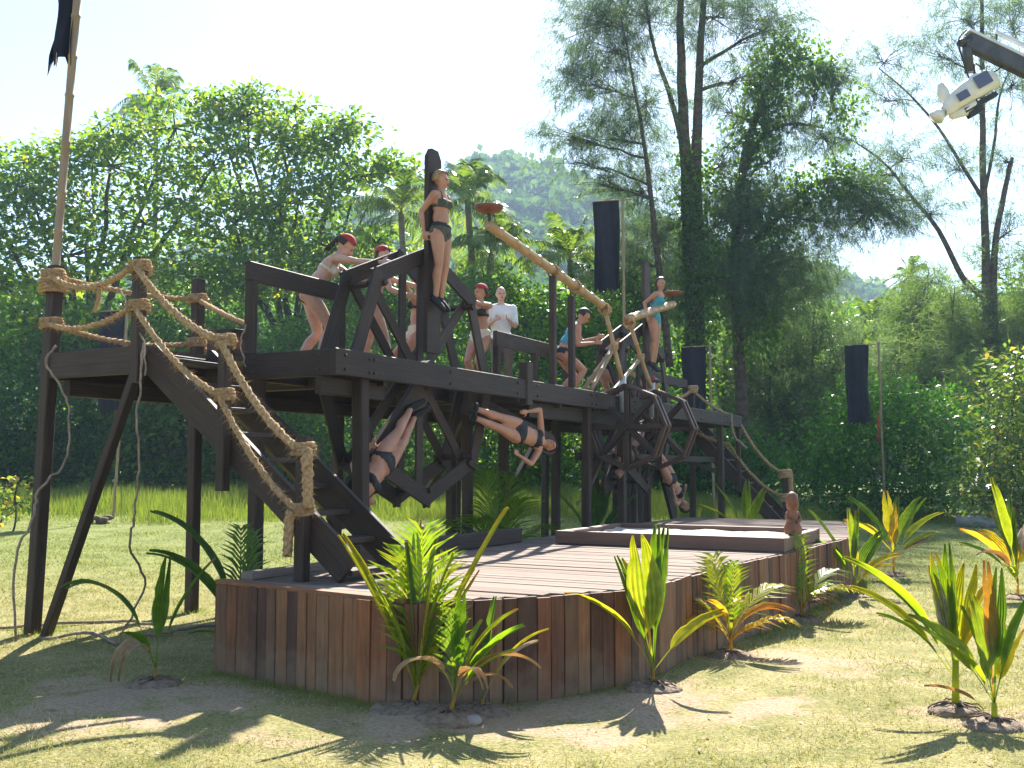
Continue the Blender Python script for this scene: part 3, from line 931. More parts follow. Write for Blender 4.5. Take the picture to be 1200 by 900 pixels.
# the big casuarina
d = 42
needle_tree("casuarina_tree", "tall twin stemmed casuarina towering over the second wheel", gp(812, d),
    [([gp(812, d), pix(816, 470, d), pix(812, 330, d), pix(806, 220, d), pix(800, 120, d), pix(797, 0, d), pix(800, -70, d)], .55, .06),
     ([pix(818, 300, d), pix(815, 210, d), pix(818, 130, d), pix(824, 0, d), pix(828, -60, d)], .34, .06),
     ([pix(803, 180, d), pix(785, 110, d + .4), pix(765, 50, d + .4), pix(752, -40, d + .5)], .15, .04),
     ([pix(785, 430, d - 1), pix(774, 330, d - 1), pix(765, 250, d - 1), pix(755, 170, d - 1), pix(743, 100, d - 1), pix(728, 20, d - 1)], .17, .03)],
    [blob(700, 25, d, 55, 40) + (1.0,), blob(690, 100, d, 45, 36) + (1.1,), blob(725, 165, d, 52, 36) + (1.2,), blob(662, 160, d, 34, 16) + (.9,), blob(748, 225, d, 42, 32) + (1.0,),
     blob(700, 215, d, 36, 18) + (.6,), blob(760, 20, d, 55, 50) + (.6,), blob(845, 20, d, 60, 50) + (.6,), blob(905, 30, d, 45, 28) + (.7,), blob(865, 95, d, 48, 30) + (.6,),
     blob(760, 120, d, 45, 40) + (.55,), blob(770, 280, d, 48, 36) + (1.1,), blob(750, 310, d, 40, 32) + (.8,), blob(850, 190, d, 30, 30) + (.45,), blob(800, -40, d, 130, 40) + (.7,),
     blob(845, 260, d, 40, 36) + (.8,), blob(765, 350, d, 45, 40) + (1.1,), blob(672, 190, d, 26, 9) + (.5,), blob(835, 330, d, 45, 40) + (1.0,), blob(715, 60, d, 40, 30) + (.8,)],
    M['needle'], 3300, R(31), per=30, ln=.48, wd=.021, trunk_r=.45, spread=.36,
    vine=[(np.array(pix(816, 330, d - .3)), np.array([.7, .6, 2.8]), 2600), (np.array(pix(814, 230, d - .3)), np.array([.5, .5, 2.2]), 1300), (np.array(pix(815, 430, d - .4)), np.array([.8, .7, 2.4]), 1900)])
# vine-draped casuarina beside it
d = 43
needle_tree("casuarina_tree", "casuarina smothered in climbing vines with a hooked leafy top", gp(880, d),
    [([gp(880, d), pix(868, 450, d), pix(862, 300, d), pix(872, 190, d), pix(892, 120, d), pix(915, 70, d)], .3, .1),
     ([pix(866, 300, d), pix(905, 262, d), pix(945, 222, d), pix(985, 210, d), pix(1030, 235, d)], .16, .05),
     ([pix(870, 210, d), pix(890, 165, d), pix(925, 145, d), pix(965, 150, d)], .1, .04)],
    [blob(955, 100, d, 34, 30) + (1.1,), blob(985, 85, d, 22, 20) + (.8,), blob(930, 150, d, 36, 28) + (1.0,), blob(965, 165, d, 28, 28) + (.8,), blob(905, 190, d, 28, 26) + (.7,),
     blob(870, 250, d, 36, 36) + (1.1,), blob(985, 235, d, 45, 22) + (1.0,), blob(1030, 245, d, 30, 26) + (.9,), blob(890, 320, d, 50, 40) + (1.2,), blob(940, 300, d, 40, 30) + (1.0,),
     blob(850, 130, d, 26, 24) + (.5,), blob(840, 220, d, 30, 30) + (.9,), blob(900, 240, d, 40, 34) + (1.0,), blob(960, 260, d, 46, 22) + (1.0,), blob(1005, 262, d, 36, 20) + (.9,), blob(895, 150, d, 34, 34) + (.9,), blob(1050, 262, d, 26, 18) + (.8,), blob(915, 350, d, 60, 40) + (1.2,), blob(850, 330, d, 50, 45) + (1.2,)],
    M['needle'], 1900, R(32), per=30, ln=.52, wd=.022, trunk_r=.34, spread=.36,
    vine=[(np.array(pix(915, 68, d)), np.array([.75, .7, .75]), 1500), (np.array(pix(898, 110, d)), np.array([.7, .7, 1.0]), 1400), (np.array(pix(955, 78, d)), np.array([.8, .6, .5]), 900),
          (np.array(pix(882, 165, d)), np.array([.7, .6, .9]), 1100), (np.array(pix(866, 235, d)), np.array([.8, .7, 1.1]), 1500), (np.array(pix(862, 300, d)), np.array([1.0, .8, 1.0]), 1500),
          (np.array(pix(940, 226, d)), np.array([.9, .5, .45]), 1000), (np.array(pix(985, 212, d)), np.array([.9, .5, .45]), 1000), (np.array(pix(905, 262, d)), np.array([.8, .6, .6]), 900),
          (np.array(pix(1020, 232, d)), np.array([.7, .5, .5]), 600), (np.array(pix(990, 128, d)), np.array([.5, .5, .6]), 500), (np.array(pix(880, 380, d)), np.array([1.2, .9, 1.5]), 1800)])
# sparse casuarinas on the right
d = 46
needle_tree("casuarina_tree", "sparse open casuarina with leaning limbs under the camera crane", gp(1150, d),
    [([gp(1152, d), pix(1156, 450, d), pix(1156, 330, d), pix(1152, 200, d), pix(1151, 90, d), pix(1150, -30, d)], .28, .07),
     ([pix(1155, 350, d), pix(1128, 325, d), pix(1100, 270, d), pix(1072, 235, d), pix(1035, 190, d), pix(1000, 165, d)], .16, .03),
     ([pix(1153, 235, d), pix(1125, 190, d), pix(1100, 150, d), pix(1065, 110, d), pix(1030, 80, d)], .10, .025),
     ([gp(1172, d), pix(1166, 400, d), pix(1165, 300, d), pix(1176, 230, d), pix(1186, 185, d)], .22, .09),
     ([pix(1153, 230, d), pix(1165, 170, d), pix(1172, 110, d), pix(1195, 60, d)], .09, .025)],
    [blob(1040, 70, d, 32, 26) + (.5,), blob(1035, 120, d, 30, 28) + (.6,), blob(1060, 185, d, 34, 22) + (.8,), blob(1020, 205, d, 32, 20) + (.8,), blob(990, 165, d, 30, 12) + (.6,),
     blob(1100, 65, d, 36, 26) + (.6,), blob(1130, 20, d, 45, 30) + (.6,), blob(1185, 30, d, 35, 36) + (.8,), blob(1190, 100, d, 32, 36) + (.8,), blob(1120, 200, d, 32, 26) + (.5,),
     blob(1090, 250, d, 36, 20) + (.6,), blob(1185, 270, d, 26, 32) + (.6,), blob(1130, 120, d, 30, 24) + (.4,), blob(1045, 235, d, 28, 16) + (.7,), blob(1180, 190, d, 28, 24) + (.5,)],
    M['needle'], 900, R(33), per=28, ln=.54, wd=.022, trunk_r=.32, spread=.4)
# dense casuarina wall and feathery saplings
wall = [(850, 440, 35, 55, 110, 'needle', "dark dense casuarina sapling behind the far banner"), (905, 430, 34.5, 55, 120, 'needle', "dark dense casuarina behind the far stair"),
        (955, 400, 35.5, 50, 110, 'needle', "dark casuarina beside the vine draped tree"), (1000, 460, 36, 50, 80, 'needle', "dark casuarina behind the right banner"),
        (1070, 420, 38, 45, 80, 'needle2', "feathery casuarina sapling rising over the dark shrub"), (1115, 420, 34.5, 50, 90, 'needle2', "soft feathery casuarina sapling above the pale bush"),
        (1160, 380, 35.5, 55, 110, 'needle2', "tall feathery casuarina sapling below the crane"), (1215, 390, 34, 50, 110, 'needle2', "feathery casuarina sapling at the lawn's far corner"),
        (1150, 500, 32.5, 60, 75, 'needle2', "low feathery casuarina behind the grey log"), (930, 520, 33.5, 60, 70, 'needle', "dark low casuarina behind the rope newel"),
        (1085, 360, 40, 40, 50, 'needle2', "distant feathery casuarina before the hill")]
for i, (px, py, d, a, b, mt, lab) in enumerate(wall):
    d += 11 if i not in (8,) else 4
    base = gp(px, d)
    bl = [blob(px, py + b * .5, d, a, b * .55) + (1.0,), blob(px, py, d, a * .85, b * .5) + (1.0,), blob(px + 5, py - b * .55, d, a * .55, b * .42) + (1.0,),
          blob(px - a * .5, py + b * .1, d, a * .5, b * .35) + (1.0,), blob(px + a * .5, py + b * .3, d - .5, a * .5, b * .4) + (1.0,)]
    needle_tree("casuarina_sapling", lab, base, [([base, pix(px - 3, py + b * .3, d), pix(px + 4, py - b * .95, d)], .1, .02)], bl, M[mt], 420, R(130 + i), per=30, ln=.55,
                wd=.028, trunk_r=.1, droop=.15, spread=.36)
# shrubs on the right
d = 30.5
broad_tree("shrub", "glossy deep green rounded shrub behind the right banner", gp(1045, d),
           [blob(1045, 545, d, 80, 55), blob(985, 520, d, 45, 40), blob(1000, 480, d + .5, 40, 30), blob(1075, 490, d, 55, 32), blob(1110, 530, d, 45, 50), blob(1040, 460, d + .5, 35, 20), blob(960, 570, d, 40, 35)],
           M['dense'], .17, 11500, R(160), trunk_r=.08, cat="shrub", wratio=.45, tint_mu=.55)
d = 27.0
broad_tree("shrub", "pale glossy leaved bush at the lawn's right edge", gp(1215, d),
           [blob(1200, 470, d, 50, 35), blob(1170, 520, d, 40, 35), blob(1215, 540, d, 60, 50), blob(1160, 575, d, 40, 28), blob(1190, 430, d, 36, 16)],
           M['pale'], .22, 3600, R(161), trunk_r=.06, cat="shrub", up=.9, tint_mu=.5)
d = 8.4
broad_tree("shrub", "small round leaved green bush by the left platform post", Vector((-4.75, 8.3, gz(-4.75, 8.3))),
           [(np.array((-4.75, 8.3, .30)), np.array((.32, .3, .22))), (np.array((-4.6, 8.2, .12)), np.array((.25, .3, .12))), (np.array((-4.95, 8.35, .18)), np.array((.3, .3, .18)))],
           M['dense'], .075, 900, R(162), trunk_r=.015, cat="shrub", clus=.06, wratio=.75, tint_mu=.6)
for i, (x, y, h, lab) in enumerate(((-12.5, 24.5, .55, "slender pale green sapling on the far lawn beyond the left post"), (-11.2, 22.5, .75, "young pale sapling between the left post and the tall grass"), (2.0, 25.0, .6, "yellow leaved young plant under the platform between the wheels"))):
    z = gz(x, y)
    broad_tree("sapling", lab, Vector((x, y, z)), [(np.array((x, y, z + h * .9)), np.array((.35, .35, h * .5))), (np.array((x + .1, y, z + h * 1.5)), np.array((.25, .25, h * .35)))],
               M['pale'], .16, 130, R(170 + i), trunk_r=.02, cat="sapling", clus=.12, tint_mu=.75, wratio=.6)

# ------------------------------------------------------------------ coconut palms
def frond_mesh(base, az, elev, L, rg, nleaf=26, lw=.045, droop=1.0, leaflen=.5, hang=.5, fw=.65):
    """pinnate frond: arching midrib with leaflets on both sides -> V, F(quads), tint"""
    dirh = np.array([math.cos(az), math.sin(az), 0.0])
    t = np.linspace(0, 1, 14)
    zz = math.sin(elev) * t - droop * .55 * t ** 2.1
    hh = math.cos(elev) * t * (1 - .18 * droop * t)
    C = np.array(base) + L * (dirh[None] * hh[:, None] + np.array([0, 0, 1.0])[None] * zz[:, None])
    side = np.cross(dirh, [0, 0, 1.0])
    V, F, T = [], [], []
    w = np.interp(t, [0, 1], [.035, .006]) * max(.4, L / 3.0)
    for i in range(13):
        b = len(V)
        V += [C[i] - side * w[i], C[i] + side * w[i], C[i + 1] + side * w[i + 1], C[i + 1] - side * w[i + 1]]
        F.append((b, b + 1, b + 2, b + 3)); T.append(.85)
    for k in range(nleaf):
        tt = .14 + .85 * (k + .5) / nleaf
        p = np.array([np.interp(tt, t, C[:, j]) for j in range(3)])
        q = np.array([np.interp(min(1, tt + .05), t, C[:, j]) for j in range(3)])
        tg = unit(q - p + 1e-6 * dirh)
        l = leaflen * L * .32 * (math.sin(math.pi * (0.12 + .84 * tt)) ** .6) * rg.uniform(.85, 1.1)
        for sg in (-1, 1):
            d = unit(side * sg * .85 + tg * fw * rg.uniform(.8, 1.2) + np.array([0, 0, rg.uniform(-.1, .18) - hang * .3]))
            m = p + d * l * .5
            e = p + unit(d + np.array([0, 0, -hang])) * l
            n = unit(np.cross(d, tg)); ww = np.cross(n, d) * lw * .5
            b = len(V)
            V += [p - ww * .5, p + ww * .5, m + ww, m - ww, e]
            F.append((b, b + 1, b + 2, b + 3)); F.append((b + 3, b + 2, b + 4, b + 4))
            tv = rg.uniform(.2, .8); T += [tv, tv]
    return np.array(V), F, np.array(T)

def soup_mixed(name, V, F, T, mat, parent, at):
    me = bpy.data.meshes.new(name)
    fs = [f if f[-1] != f[-2] else f[:3] for f in F]
    me.from_pydata([tuple(p) for p in (V - np.array(at))], [], fs)
    a = me.attributes.new("tint", 'FLOAT', 'FACE')
    a.data.foreach_set("value", np.asarray(T, np.float32))
    me.update()
    return obj(name, me, mat, parent, Matrix.Translation(Vector(at)))

def coconut_palm(label, base, top, L, n, rg, group="coconut palms among the trees"):
    base = Vector(base); top = Vector(top)
    root = thing("coconut_palm", base, label, "palm tree", group)
    mb = MB()
    mb.tube(wobble(curve(base - ZV * .1, base.lerp(top, .5) + Vector((rg.normal() * .3, 0, 0)), top, 12), .03), np.linspace(.22, .13, 12), 9)
    mb.build("trunk", M['palmtrunk'], root, True)
    for k in range(n):
        az = k * 2.399 + rg.uniform(-.2, .2)
        el = math.radians(rg.uniform(-25, 70) if k > 3 else rg.uniform(60, 85))
        V, F, T = frond_mesh(top, az, el, L * rg.uniform(.85, 1.1), rg, nleaf=32, lw=.06, droop=rg.uniform(.6, 1.2), hang=.5, leaflen=.7)
        soup_mixed("frond", V, F, T, M['palm'], root, base)
    return root
for i, (px, py, d, L, n, lab) in enumerate((
        (183, 116, 62, 4.4, 26, "coconut palm crown poking above the spreading tree"), (548, 235, 42, 3.5, 26, "coconut palm standing directly behind the strapped woman"),
        (470, 250, 44, 3.6, 26, "coconut palm between the leafy tree and the black board"), (576, 298, 41, 3.2, 26, "coconut palm below the first fire dish"),
        (668, 305, 42, 3.2, 26, "pale coconut palm behind the long bamboo arm"), (1066, 325, 75, 2.9, 26, "far coconut palm on the skyline beside the hill"),
        (1025, 380, 56, 3.0, 26, "glinting coconut palm above the right banner"))):
    top = pix(px, py, d)
    coconut_palm(lab, gp(px - 4, d), top, L, n, R(200 + i))

# ------------------------------------------------------------------ the big timber platform
DZ = 2.70
plat = thing("timber_platform", S(7, -1.3, 0), "long dark timber platform on posts with stairs at both ends", "platform")
D_ = M['dark']
def pb(name, a, b, w, h, mat=None, up=ZV, **k):
    return beam(name, plat, a, b, w, h, mat or D_, up, **k)

# posts
for (s, v, z1, r) in ((-.95, -2.6, 3.55, .12), (.9, -2.6, 3.72, .12), (.1, -.95, 2.45, .12), (.53, -.03, 2.45, .13), (5.08, -.9, 2.45, .12), (6.0, -.03, 2.45, .12), (7.35, -.03, 2.45, .12),
                      (12.8, -.03, 2.45, .12), (3.5, -2.6, 2.45, .12), (6.6, -2.6, 2.45, .12), (8.2, -2.6, 2.45, .12), (9.9, -2.6, 2.45, .12), (12, -2.6, 2.45, .12), (15, -2.6, 3.55, .12), (14.2, -2.6, 3.6, .12),
                      (4.3, -1.05, 2.45, .12), (7.1, -1.05, 2.45, .12), (11.2, -1.05, 2.45, .12), (14.0, -1.0, 3.4, .12), (5.6, -2.1, 2.45, .12)):
    lean = Vector((random.uniform(-.03, .03), random.uniform(-.03, .03), 0))
    if s == -.95: lean = Vector((.12, 0, 0))
    b = S(s, v, 0); b.z = gz(b.x, b.y) - .05
    if b.z > z1: continue
    pb("post", b - (lean if s != -.95 else Vector((.1, 0, 0))), S(s, v, z1), r, r, up=U)
pb("joint_block", S(3.9, .05, DZ - .32), S(3.9, .05, 2.92), .13, .16, up=U)
# long beams
for a, b in ((-.02, 3.82), (3.98, 7.42), (7.46, 14.05)):
    pb("beam", S(a, .06, DZ - .125), S(b, .06, DZ - .125), .075, .25)
pb("beam", S(.04, -1.06, DZ - .127), S(.04, .02, DZ - .127), .075, .25)
pb("beam", S(-.97, -2.7, DZ - .13), S(-.97, -1.30, DZ - .13), .08, .25)
pb("beam", S(-.93, -2.62, DZ - .14), S(15.0, -2.62, DZ - .14), .08, .24)
pb("beam", S(.0, -1.02, DZ - .15), S(14.0, -1.02, DZ - .15), .08, .22)
pb("beam", S(-.92, -1.27, DZ - .16), S(0.0, -1.27, DZ - .16), .06, .18)
pb("beam", S(15.0, -2.7, DZ - .13), S(15.0, -1.30, DZ - .13), .08, .25)
pb("beam", S(14.03, -1.06, DZ - .127), S(14.03, .02, DZ - .127), .075, .25)
for s in (.9, 3.75, 5.0, 6.2, 7.3, 10.75, 12.3):
    pb("joist", S(s, -2.56, DZ - .20), S(s, .02 if s not in (.9,) else 0, DZ - .20), .07, .18)
# second tier of bearers below the deck
pb("beam", S(.0, -.12, DZ - .34), S(1.0, -.12, DZ - .34), .08, .16)
pb("beam", S(4.2, -.1, DZ - .36), S(7.5, -.1, DZ - .36), .08, .2)
pb("beam", S(-.9, -2.45, DZ - .34), S(14.9, -2.45, DZ - .34), .08, .16)
# deck boards (seen from below and along the edge)
s = -.9
while s < 15.0:
    lo, hi = -2.58, -1.07
    if s < 0: hi = -1.3
    if 0.08 < s < .66 or 3.5 < s < 7.35 or 10.5 < s < 13.9: hi = .01
    if s > 14.0: hi = -1.3
    pb("deck_plank", S(s + .07, lo, DZ - .035 + random.uniform(-.006, .006)), S(s + .07, hi - random.uniform(0, .03), DZ - .035), .128, .036, M['darkred'])
    s += .14
# braces
def brace(a, b, w=.085): pb("brace", a, b, w, w * .9)
lp = S(-.95, -2.6, 0)
brace(S(-.98, -1.42, DZ - .25), Vector((lp.x + .08, lp.y - .1, 0.02)), .09)
brace(S(1.2, -2.5, 2.4), S(3.4, -2.55, .9)); brace(S(4.3, -1.0, 2.35), S(5.4, -2.4, 1.2), .1)
brace(S(8.2, -2.6, 1.0), S(9.8, -2.6, 2.35), .1); brace(S(12.8, -.1, 1.5), S(11.9, -2.5, 2.4), .1)
brace(S(6.05, -.06, 1.25), S(7.3, -.06, 2.3), .08); brace(S(7.3, -.1, 1.2), S(8.6, -1.0, 2.35), .08); brace(S(9.3, -.08, 2.4), S(10.6, -1.0, 1.3), .08)
pb("brace", S(5.9, -.16, 1.75), S(12.8, -.16, 1.75), .05, .11)
for s_ in (8.7, 9.6, 10.5):
    pb("post", S(s_, -1.05, 0), S(s_, -1.05, 2.45), .10, .10, up=U)
# rails
def rail(s0, s1, v, z, h=.19, n=2, mid=True):
    pb("rail", S(s0, v, z), S(s1, v, z), .07, h)
    for i in range(n):
        q = s0 + .06 + (s1 - s0 - .12) * i / max(1, n - 1)
        pb("rail_post", S(q, v, DZ), S(q, v, z - h / 2 + .002), .095, .095, up=U)
rail(-.02, 1.5, -1.0, 3.52)
rail(5.2, 7.75, -1.12, 3.46, .22, 3)
rail(11.0, 13.9, -1.1, 3.42, .2, 3)
for s_, z_ in ((4.8, 4.20), (5.42, 4.0)):
    pb("tall_post", S(s_, .0, DZ - .24), S(s_, .0, z_), .085, .085, up=U)
pb("rail_post", S(14.9, -1.28, DZ - .25), S(14.9, -1.28, 3.4), .1, .1, up=U)

# bolt heads on the outer faces of the beams
for s_ in (.12, .5, .58, 2.0, 3.6, 4.15, 5.9, 6.08, 7.28, 7.62, 9.4, 11.1, 12.72, 12.9, 13.85):
    for z_ in (DZ - .06, DZ - .19):
        mb = MB(); mb.tube([S(s_, .096, z_), S(s_, .112, z_)], [.017, .014], 8); mb.build("bolt", M['iron'], plat, True)
for v_ in (-.12, -.92):
    for z_ in (DZ - .06, DZ - .19):
        mb = MB(); mb.tube([S(.004, v_, z_), S(-.014, v_, z_)], [.017, .014], 8); mb.build("bolt", M['iron'], plat, True)
# stairs
def stair(s0, s1, vt, vb, zt, zb, n, lab):
    st = bpy.data.objects.new("stair", None)
    link(st, plat, Matrix.Translation(S((s0 + s1) / 2, vb, zb)))
    st["label"] = lab
    for s in (s0, s1):
        beam("stringer", st, S(s, vt, zt - .1), S(s, vb, zb + .10), .055, .27, D_)
    for i in range(n):
        t = (i + .6) / n
        v = vt + (vb - vt) * t; z = zt + (zb - zt) * t
        beam("tread", st, S(s0 + .03, v, z - .02), S(s1 - .03, v, z - .02), .23, .042, D_, up=ZV)
    return st
stair(-1.0, -.30, -1.24, 1.02, DZ, .70, 9, "near stair with open treads from the landing down to the low deck")
stair(14.15, 15.05, -1.24, .95, DZ, .12, 10, "far stair with open treads at the other end of the platform")
# stair posts
pb("stair_post", S(-1.07, -1.30, DZ - .35), S(-1.07, -1.30, 3.48), .10, .10, up=U)
pb("stair_post", S(-1.08, -.24, 1.40), S(-1.08, -.24, 2.74), .09, .09, up=U)
pb("newel_post", S(-1.08, .62, .70), S(-1.08, .62, 1.84), .10, .10, up=U)
pb("newel_post", S(14.1, 1.0, 0.02), S(14.1, 1.0, 1.55), .13, .13, up=U)
pb("stair_post", S(14.08, 0.0, 1.2), S(14.08, 0.0, DZ - .02), .09, .09, up=U)

# ropes on posts and rails
def rope(pts, r=.03, **k):
    rope_mesh(pts, r, **k).build("rope", M['rope'], plat, True)
def wrap(p, r, **k):
    wrap_mesh(p, ZV, r, **k).build("rope_binding", M['rope'], plat, True)
def sagp(a, b, sag, n=4):
    a = Vector(a); b = Vector(b)
    return [a.lerp(b, t) - ZV * sag * 4 * t * (1 - t) for t in np.linspace(0, 1, n + 2)]
A = S(-.98, -2.6, 3.45); A2 = S(-.98, -2.6, 2.98)
B = S(-1.07, -1.3, 3.40); B2 = S(-1.07, -1.3, 3.04)
Cc = S(-1.08, -.24, 2.66); C2 = S(-1.08, -.24, 2.20)
E = S(-1.08, .62, 1.74); E2 = S(-1.08, .62, 1.26)
Fp = S(.9, -2.6, 3.50); F2 = S(.9, -2.6, 3.0)
o = -U * .07
rope(sagp(A + o, B + o, .16), .029, fuzz=380); rope(sagp(A2 + o, B2 + o, .12), .027, fuzz=380)
rope(sagp(B + o, Cc + o, .10), .034, fuzz=380); rope(sagp(Cc + o, E + o, .10), .034, fuzz=380)
rope(sagp(B2 + o, C2 + o, .10), .028, fuzz=380); rope(sagp(C2 + o, E2 + o, .10), .028, fuzz=380)
rope(sagp(A, Fp, .05), .03); rope(sagp(A2, F2, .10), .03)
rope(sagp(Fp, S(.05, -1.05, 3.0), .02), .028)
rope([E + o + N * .09, E + o + N * .10 - ZV * .2, E + o + N * .11 - ZV * .46], .045, fuzz=500)
rope([E2 + o - N * .06, E2 + o - N * .08 - ZV * .15, E2 + o - N * .09 - ZV * .36], .04, fuzz=500)
rope([A.lerp(B, .62) - ZV * .16 + o, A.lerp(B, .62) - ZV * .28 + o, A.lerp(B, .58) - ZV * .4 + o], .02, fuzz=300)
for p, r_ in ((A, .105), (A2, .1), (B, .088), (B2, .084), (Cc, .082), (C2, .08), (E, .088), (E2, .084), (Fp, .098), (F2, .095)):
    wrap(p, r_ - .006, h=.10, turns=4, th=.016, fuzz=420)
wrap(A - ZV * .1, .108, h=.14, turns=5, th=.018, fuzz=420)
# far stair ropes
f0 = S(14.0, -1.0, 3.3); f1 = S(14.02, 0.0, 2.66); f2 = S(14.05, 1.0, 1.45); g1 = S(14.05, -.2, 2.1); g2 = S(14.05, 1.0, .95)
rope(sagp(f0, f1, .08), .03); rope(sagp(f1, f2, .22), .032); rope(sagp(S(14.05, -1.0, 2.4), g1, .05), .03); rope(sagp(g1, g2, .2), .032)
rope(sagp(S(12.9, -1.08, 3.05), f0, .06), .035)
rope([f2 + N * .1, f2 + N * .11 - ZV * .3, f2 + N * .11 - ZV * .7], .06, fuzz=300)
for p in (f0, f2, g2):
    wrap(p, .11, h=.16, turns=4, th=.03)
for i, (s_, v_, z_) in enumerate(((3.6, -2.65, 2.98), (6.0, -2.65, 3.0))):
    rope(sagp(S(s_ - 2.6, -2.65, 2.95), S(s_, -2.65, z_), .08), .028)

# ------------------------------------------------------------------ low deck of boards with a plank skirt
LZ = 0.70
Pw = [(-2.31, 7.92), (-1.55, 7.34), (-.82, 6.77), (-.62, 6.72), (-.3, 6.84), (.3, 7.1), (.86, 7.42), (1.18, 7.85), (1.55, 8.52), (2.1, 9.4), (2.80, 10.42), (3.6, 11.72), (4.48, 13.1), (5.0, 14.6), (5.5, 16.7)]
front = []
for (x0, y0), (x1, y1) in zip(Pw, Pw[1:]):
    for t in np.linspace(0, 1, 6, endpoint=False):
        front.append(np.array((x0 + (x1 - x0) * t, y0 + (y1 - y0) * t)))
front.append(np.array(Pw[-1]))
front = np.array(front)
def to_sv(p):
    dx, dy = p[0] - C0.x, p[1] - C0.y
    return np.array((dx * U.x + dy * U.y, dx * N.x + dy * N.y))
fsv = np.array([to_sv(p) for p in front])
S_MIN, S_MAX = -1.46, float(fsv[:, 0].max())
ring = list(fsv) + [np.array((S_MAX, .12)), np.array((-1.40, .12)), fsv[0]]
def v_span(s):
    """where a board at s enters and leaves the deck's outline"""
    vs = []
    for a, b in zip(ring, ring[1:]):
        lo, hi = sorted((a[0], b[0]))
        if lo <= s < hi:
            vs.append(a[1] + (b[1] - a[1]) * (s - a[0]) / (b[0] - a[0]))
    return (min(vs), max(vs)) if len(vs) > 1 else None
deck = thing("low_deck", Vector((.6, 9.6, 0)), "low rounded timber deck with weathered boards and a red brown plank skirt", "deck")
s = float(fsv[:, 0].min()) - .06
while s < S_MAX - .05:
    sps = [q for q in (v_span(s + .002), v_span(s + .065), v_span(s + .128)) if q]
    if len(sps) < 2: s += .137; continue
    vl, vf = max(q[0] for q in sps), min(q[1] for q in sps)
    if vf - vl < .1: s += .137; continue
    zt = LZ - .02 + random.uniform(-.004, .004)
    beam("deck_board", deck, S(s + .065, vl + (.022 if vl > .2 else -.02), zt), S(s + .065, vf - .022 + random.uniform(-.006, .0), zt + random.uniform(-.003, .003)), .131, .038, M['deck'], ch=.005, jit=.002)
    s += .137
# skirt planks: walk the outline
seg = np.linalg.norm(np.diff(front, axis=0), axis=1)
cum = np.concatenate([[0], np.cumsum(seg)])
def along(t):
    return Vector((np.interp(t, cum, front[:, 0]), np.interp(t, cum, front[:, 1]), 0))
t = 0.0
while t < cum[-1] - .05:
    w = random.choice((.10, .105, .11, .13, .15)) * random.uniform(.95, 1.05)
    a = along(t); b = along(min(t + w, cum[-1])); c = (a + b) / 2
    dirv = (b - a).normalized(); out = Vector((dirv.y, -dirv.x, 0))
    c = c + out * random.uniform(-.008, .006)
    top = LZ - .004 + random.uniform(-.006, .003)
    beam("skirt_plank", deck, Vector((c.x, c.y, gz(c.x, c.y) - .06)), Vector((c.x, c.y, top)), w - .006, .03, M['skirt'], up=out, ch=.004, jit=.003)
    t += w
# the deck's left closing planks and a thin lip along the stair end
a = Vector((Pw[0][0], Pw[0][1], 0)); b = S(S_MIN - .05, .10)
for i in range(3):
    c = a.lerp(S(-1.1, .02, 0), (i + .5) / 3)
    beam("skirt_plank", deck, Vector((c.x, c.y, -.05)), Vector((c.x, c.y, LZ - .05)), .11, .03, M['skirt'], up=-U, ch=.004)
lipa = Vector((Pw[0][0], Pw[0][1], LZ + .003)); lipb = Vector((-.70, 6.74, LZ + .003))
perp = Vector((-(lipb - lipa).y, (lipb - lipa).x, 0)).normalized()
beam("edge_strip", deck, lipa + perp * .02, lipb + perp * .02, .10, .03, M['skirt'])
# timber kerb at the back
beam("kerb", deck, S(.15, .22, LZ + .09), S(3.30, .26, LZ + .09), .10, .17, D_)
beam("kerb", deck, S(-1.2, .16, LZ + .03), S(.1, .18, LZ + .03), .12, .06, M['deck'])

pit = thing("sand_pit_frame", S(4.25, 2.0, LZ), "square raised timber frame filled with pale sand on the low deck", "sand pit")
q = [S(3.35, .80, 0), S(3.35, 3.34, 0), S(5.15, 3.34, 0), S(5.15, .80, 0)]
zc = LZ + .078
beam("frame_board", pit, q[0] - N * .05 + ZV * zc, q[1] + N * .05 + ZV * zc, .10, .15, M['pit'])
beam("frame_board", pit, q[1] + U * .052 + ZV * zc, q[2] - U * .052 + ZV * zc, .10, .146, M['pit'])
beam("frame_board", pit, q[2] + N * .05 + ZV * zc, q[3] - N * .05 + ZV * zc, .10, .15, M['pit'])
beam("frame_board", pit, q[3] - U * .052 + ZV * zc, q[0] + U * .052 + ZV * zc, .10, .146, M['pit'])
nx = 22
V = []; F = []
for j in range(nx):
    for i in range(nx):
        p = S(3.41 + 1.68 * j / (nx - 1), .86 + 2.42 * i / (nx - 1), LZ + .10 + .02 * math.sin(i * 1.1 + j * .6) * math.sin(j * .9) + random.uniform(-.006, .006))
        V.append(tuple(p))
for j in range(nx - 1):
    for i in range(nx - 1):
        a = j * nx + i; F.append((a, a + 1, a + 1 + nx, a + nx))
mb = MB(); mb.v = V; mb.f = F
mb.build("sand", M['sand'], pit, True)

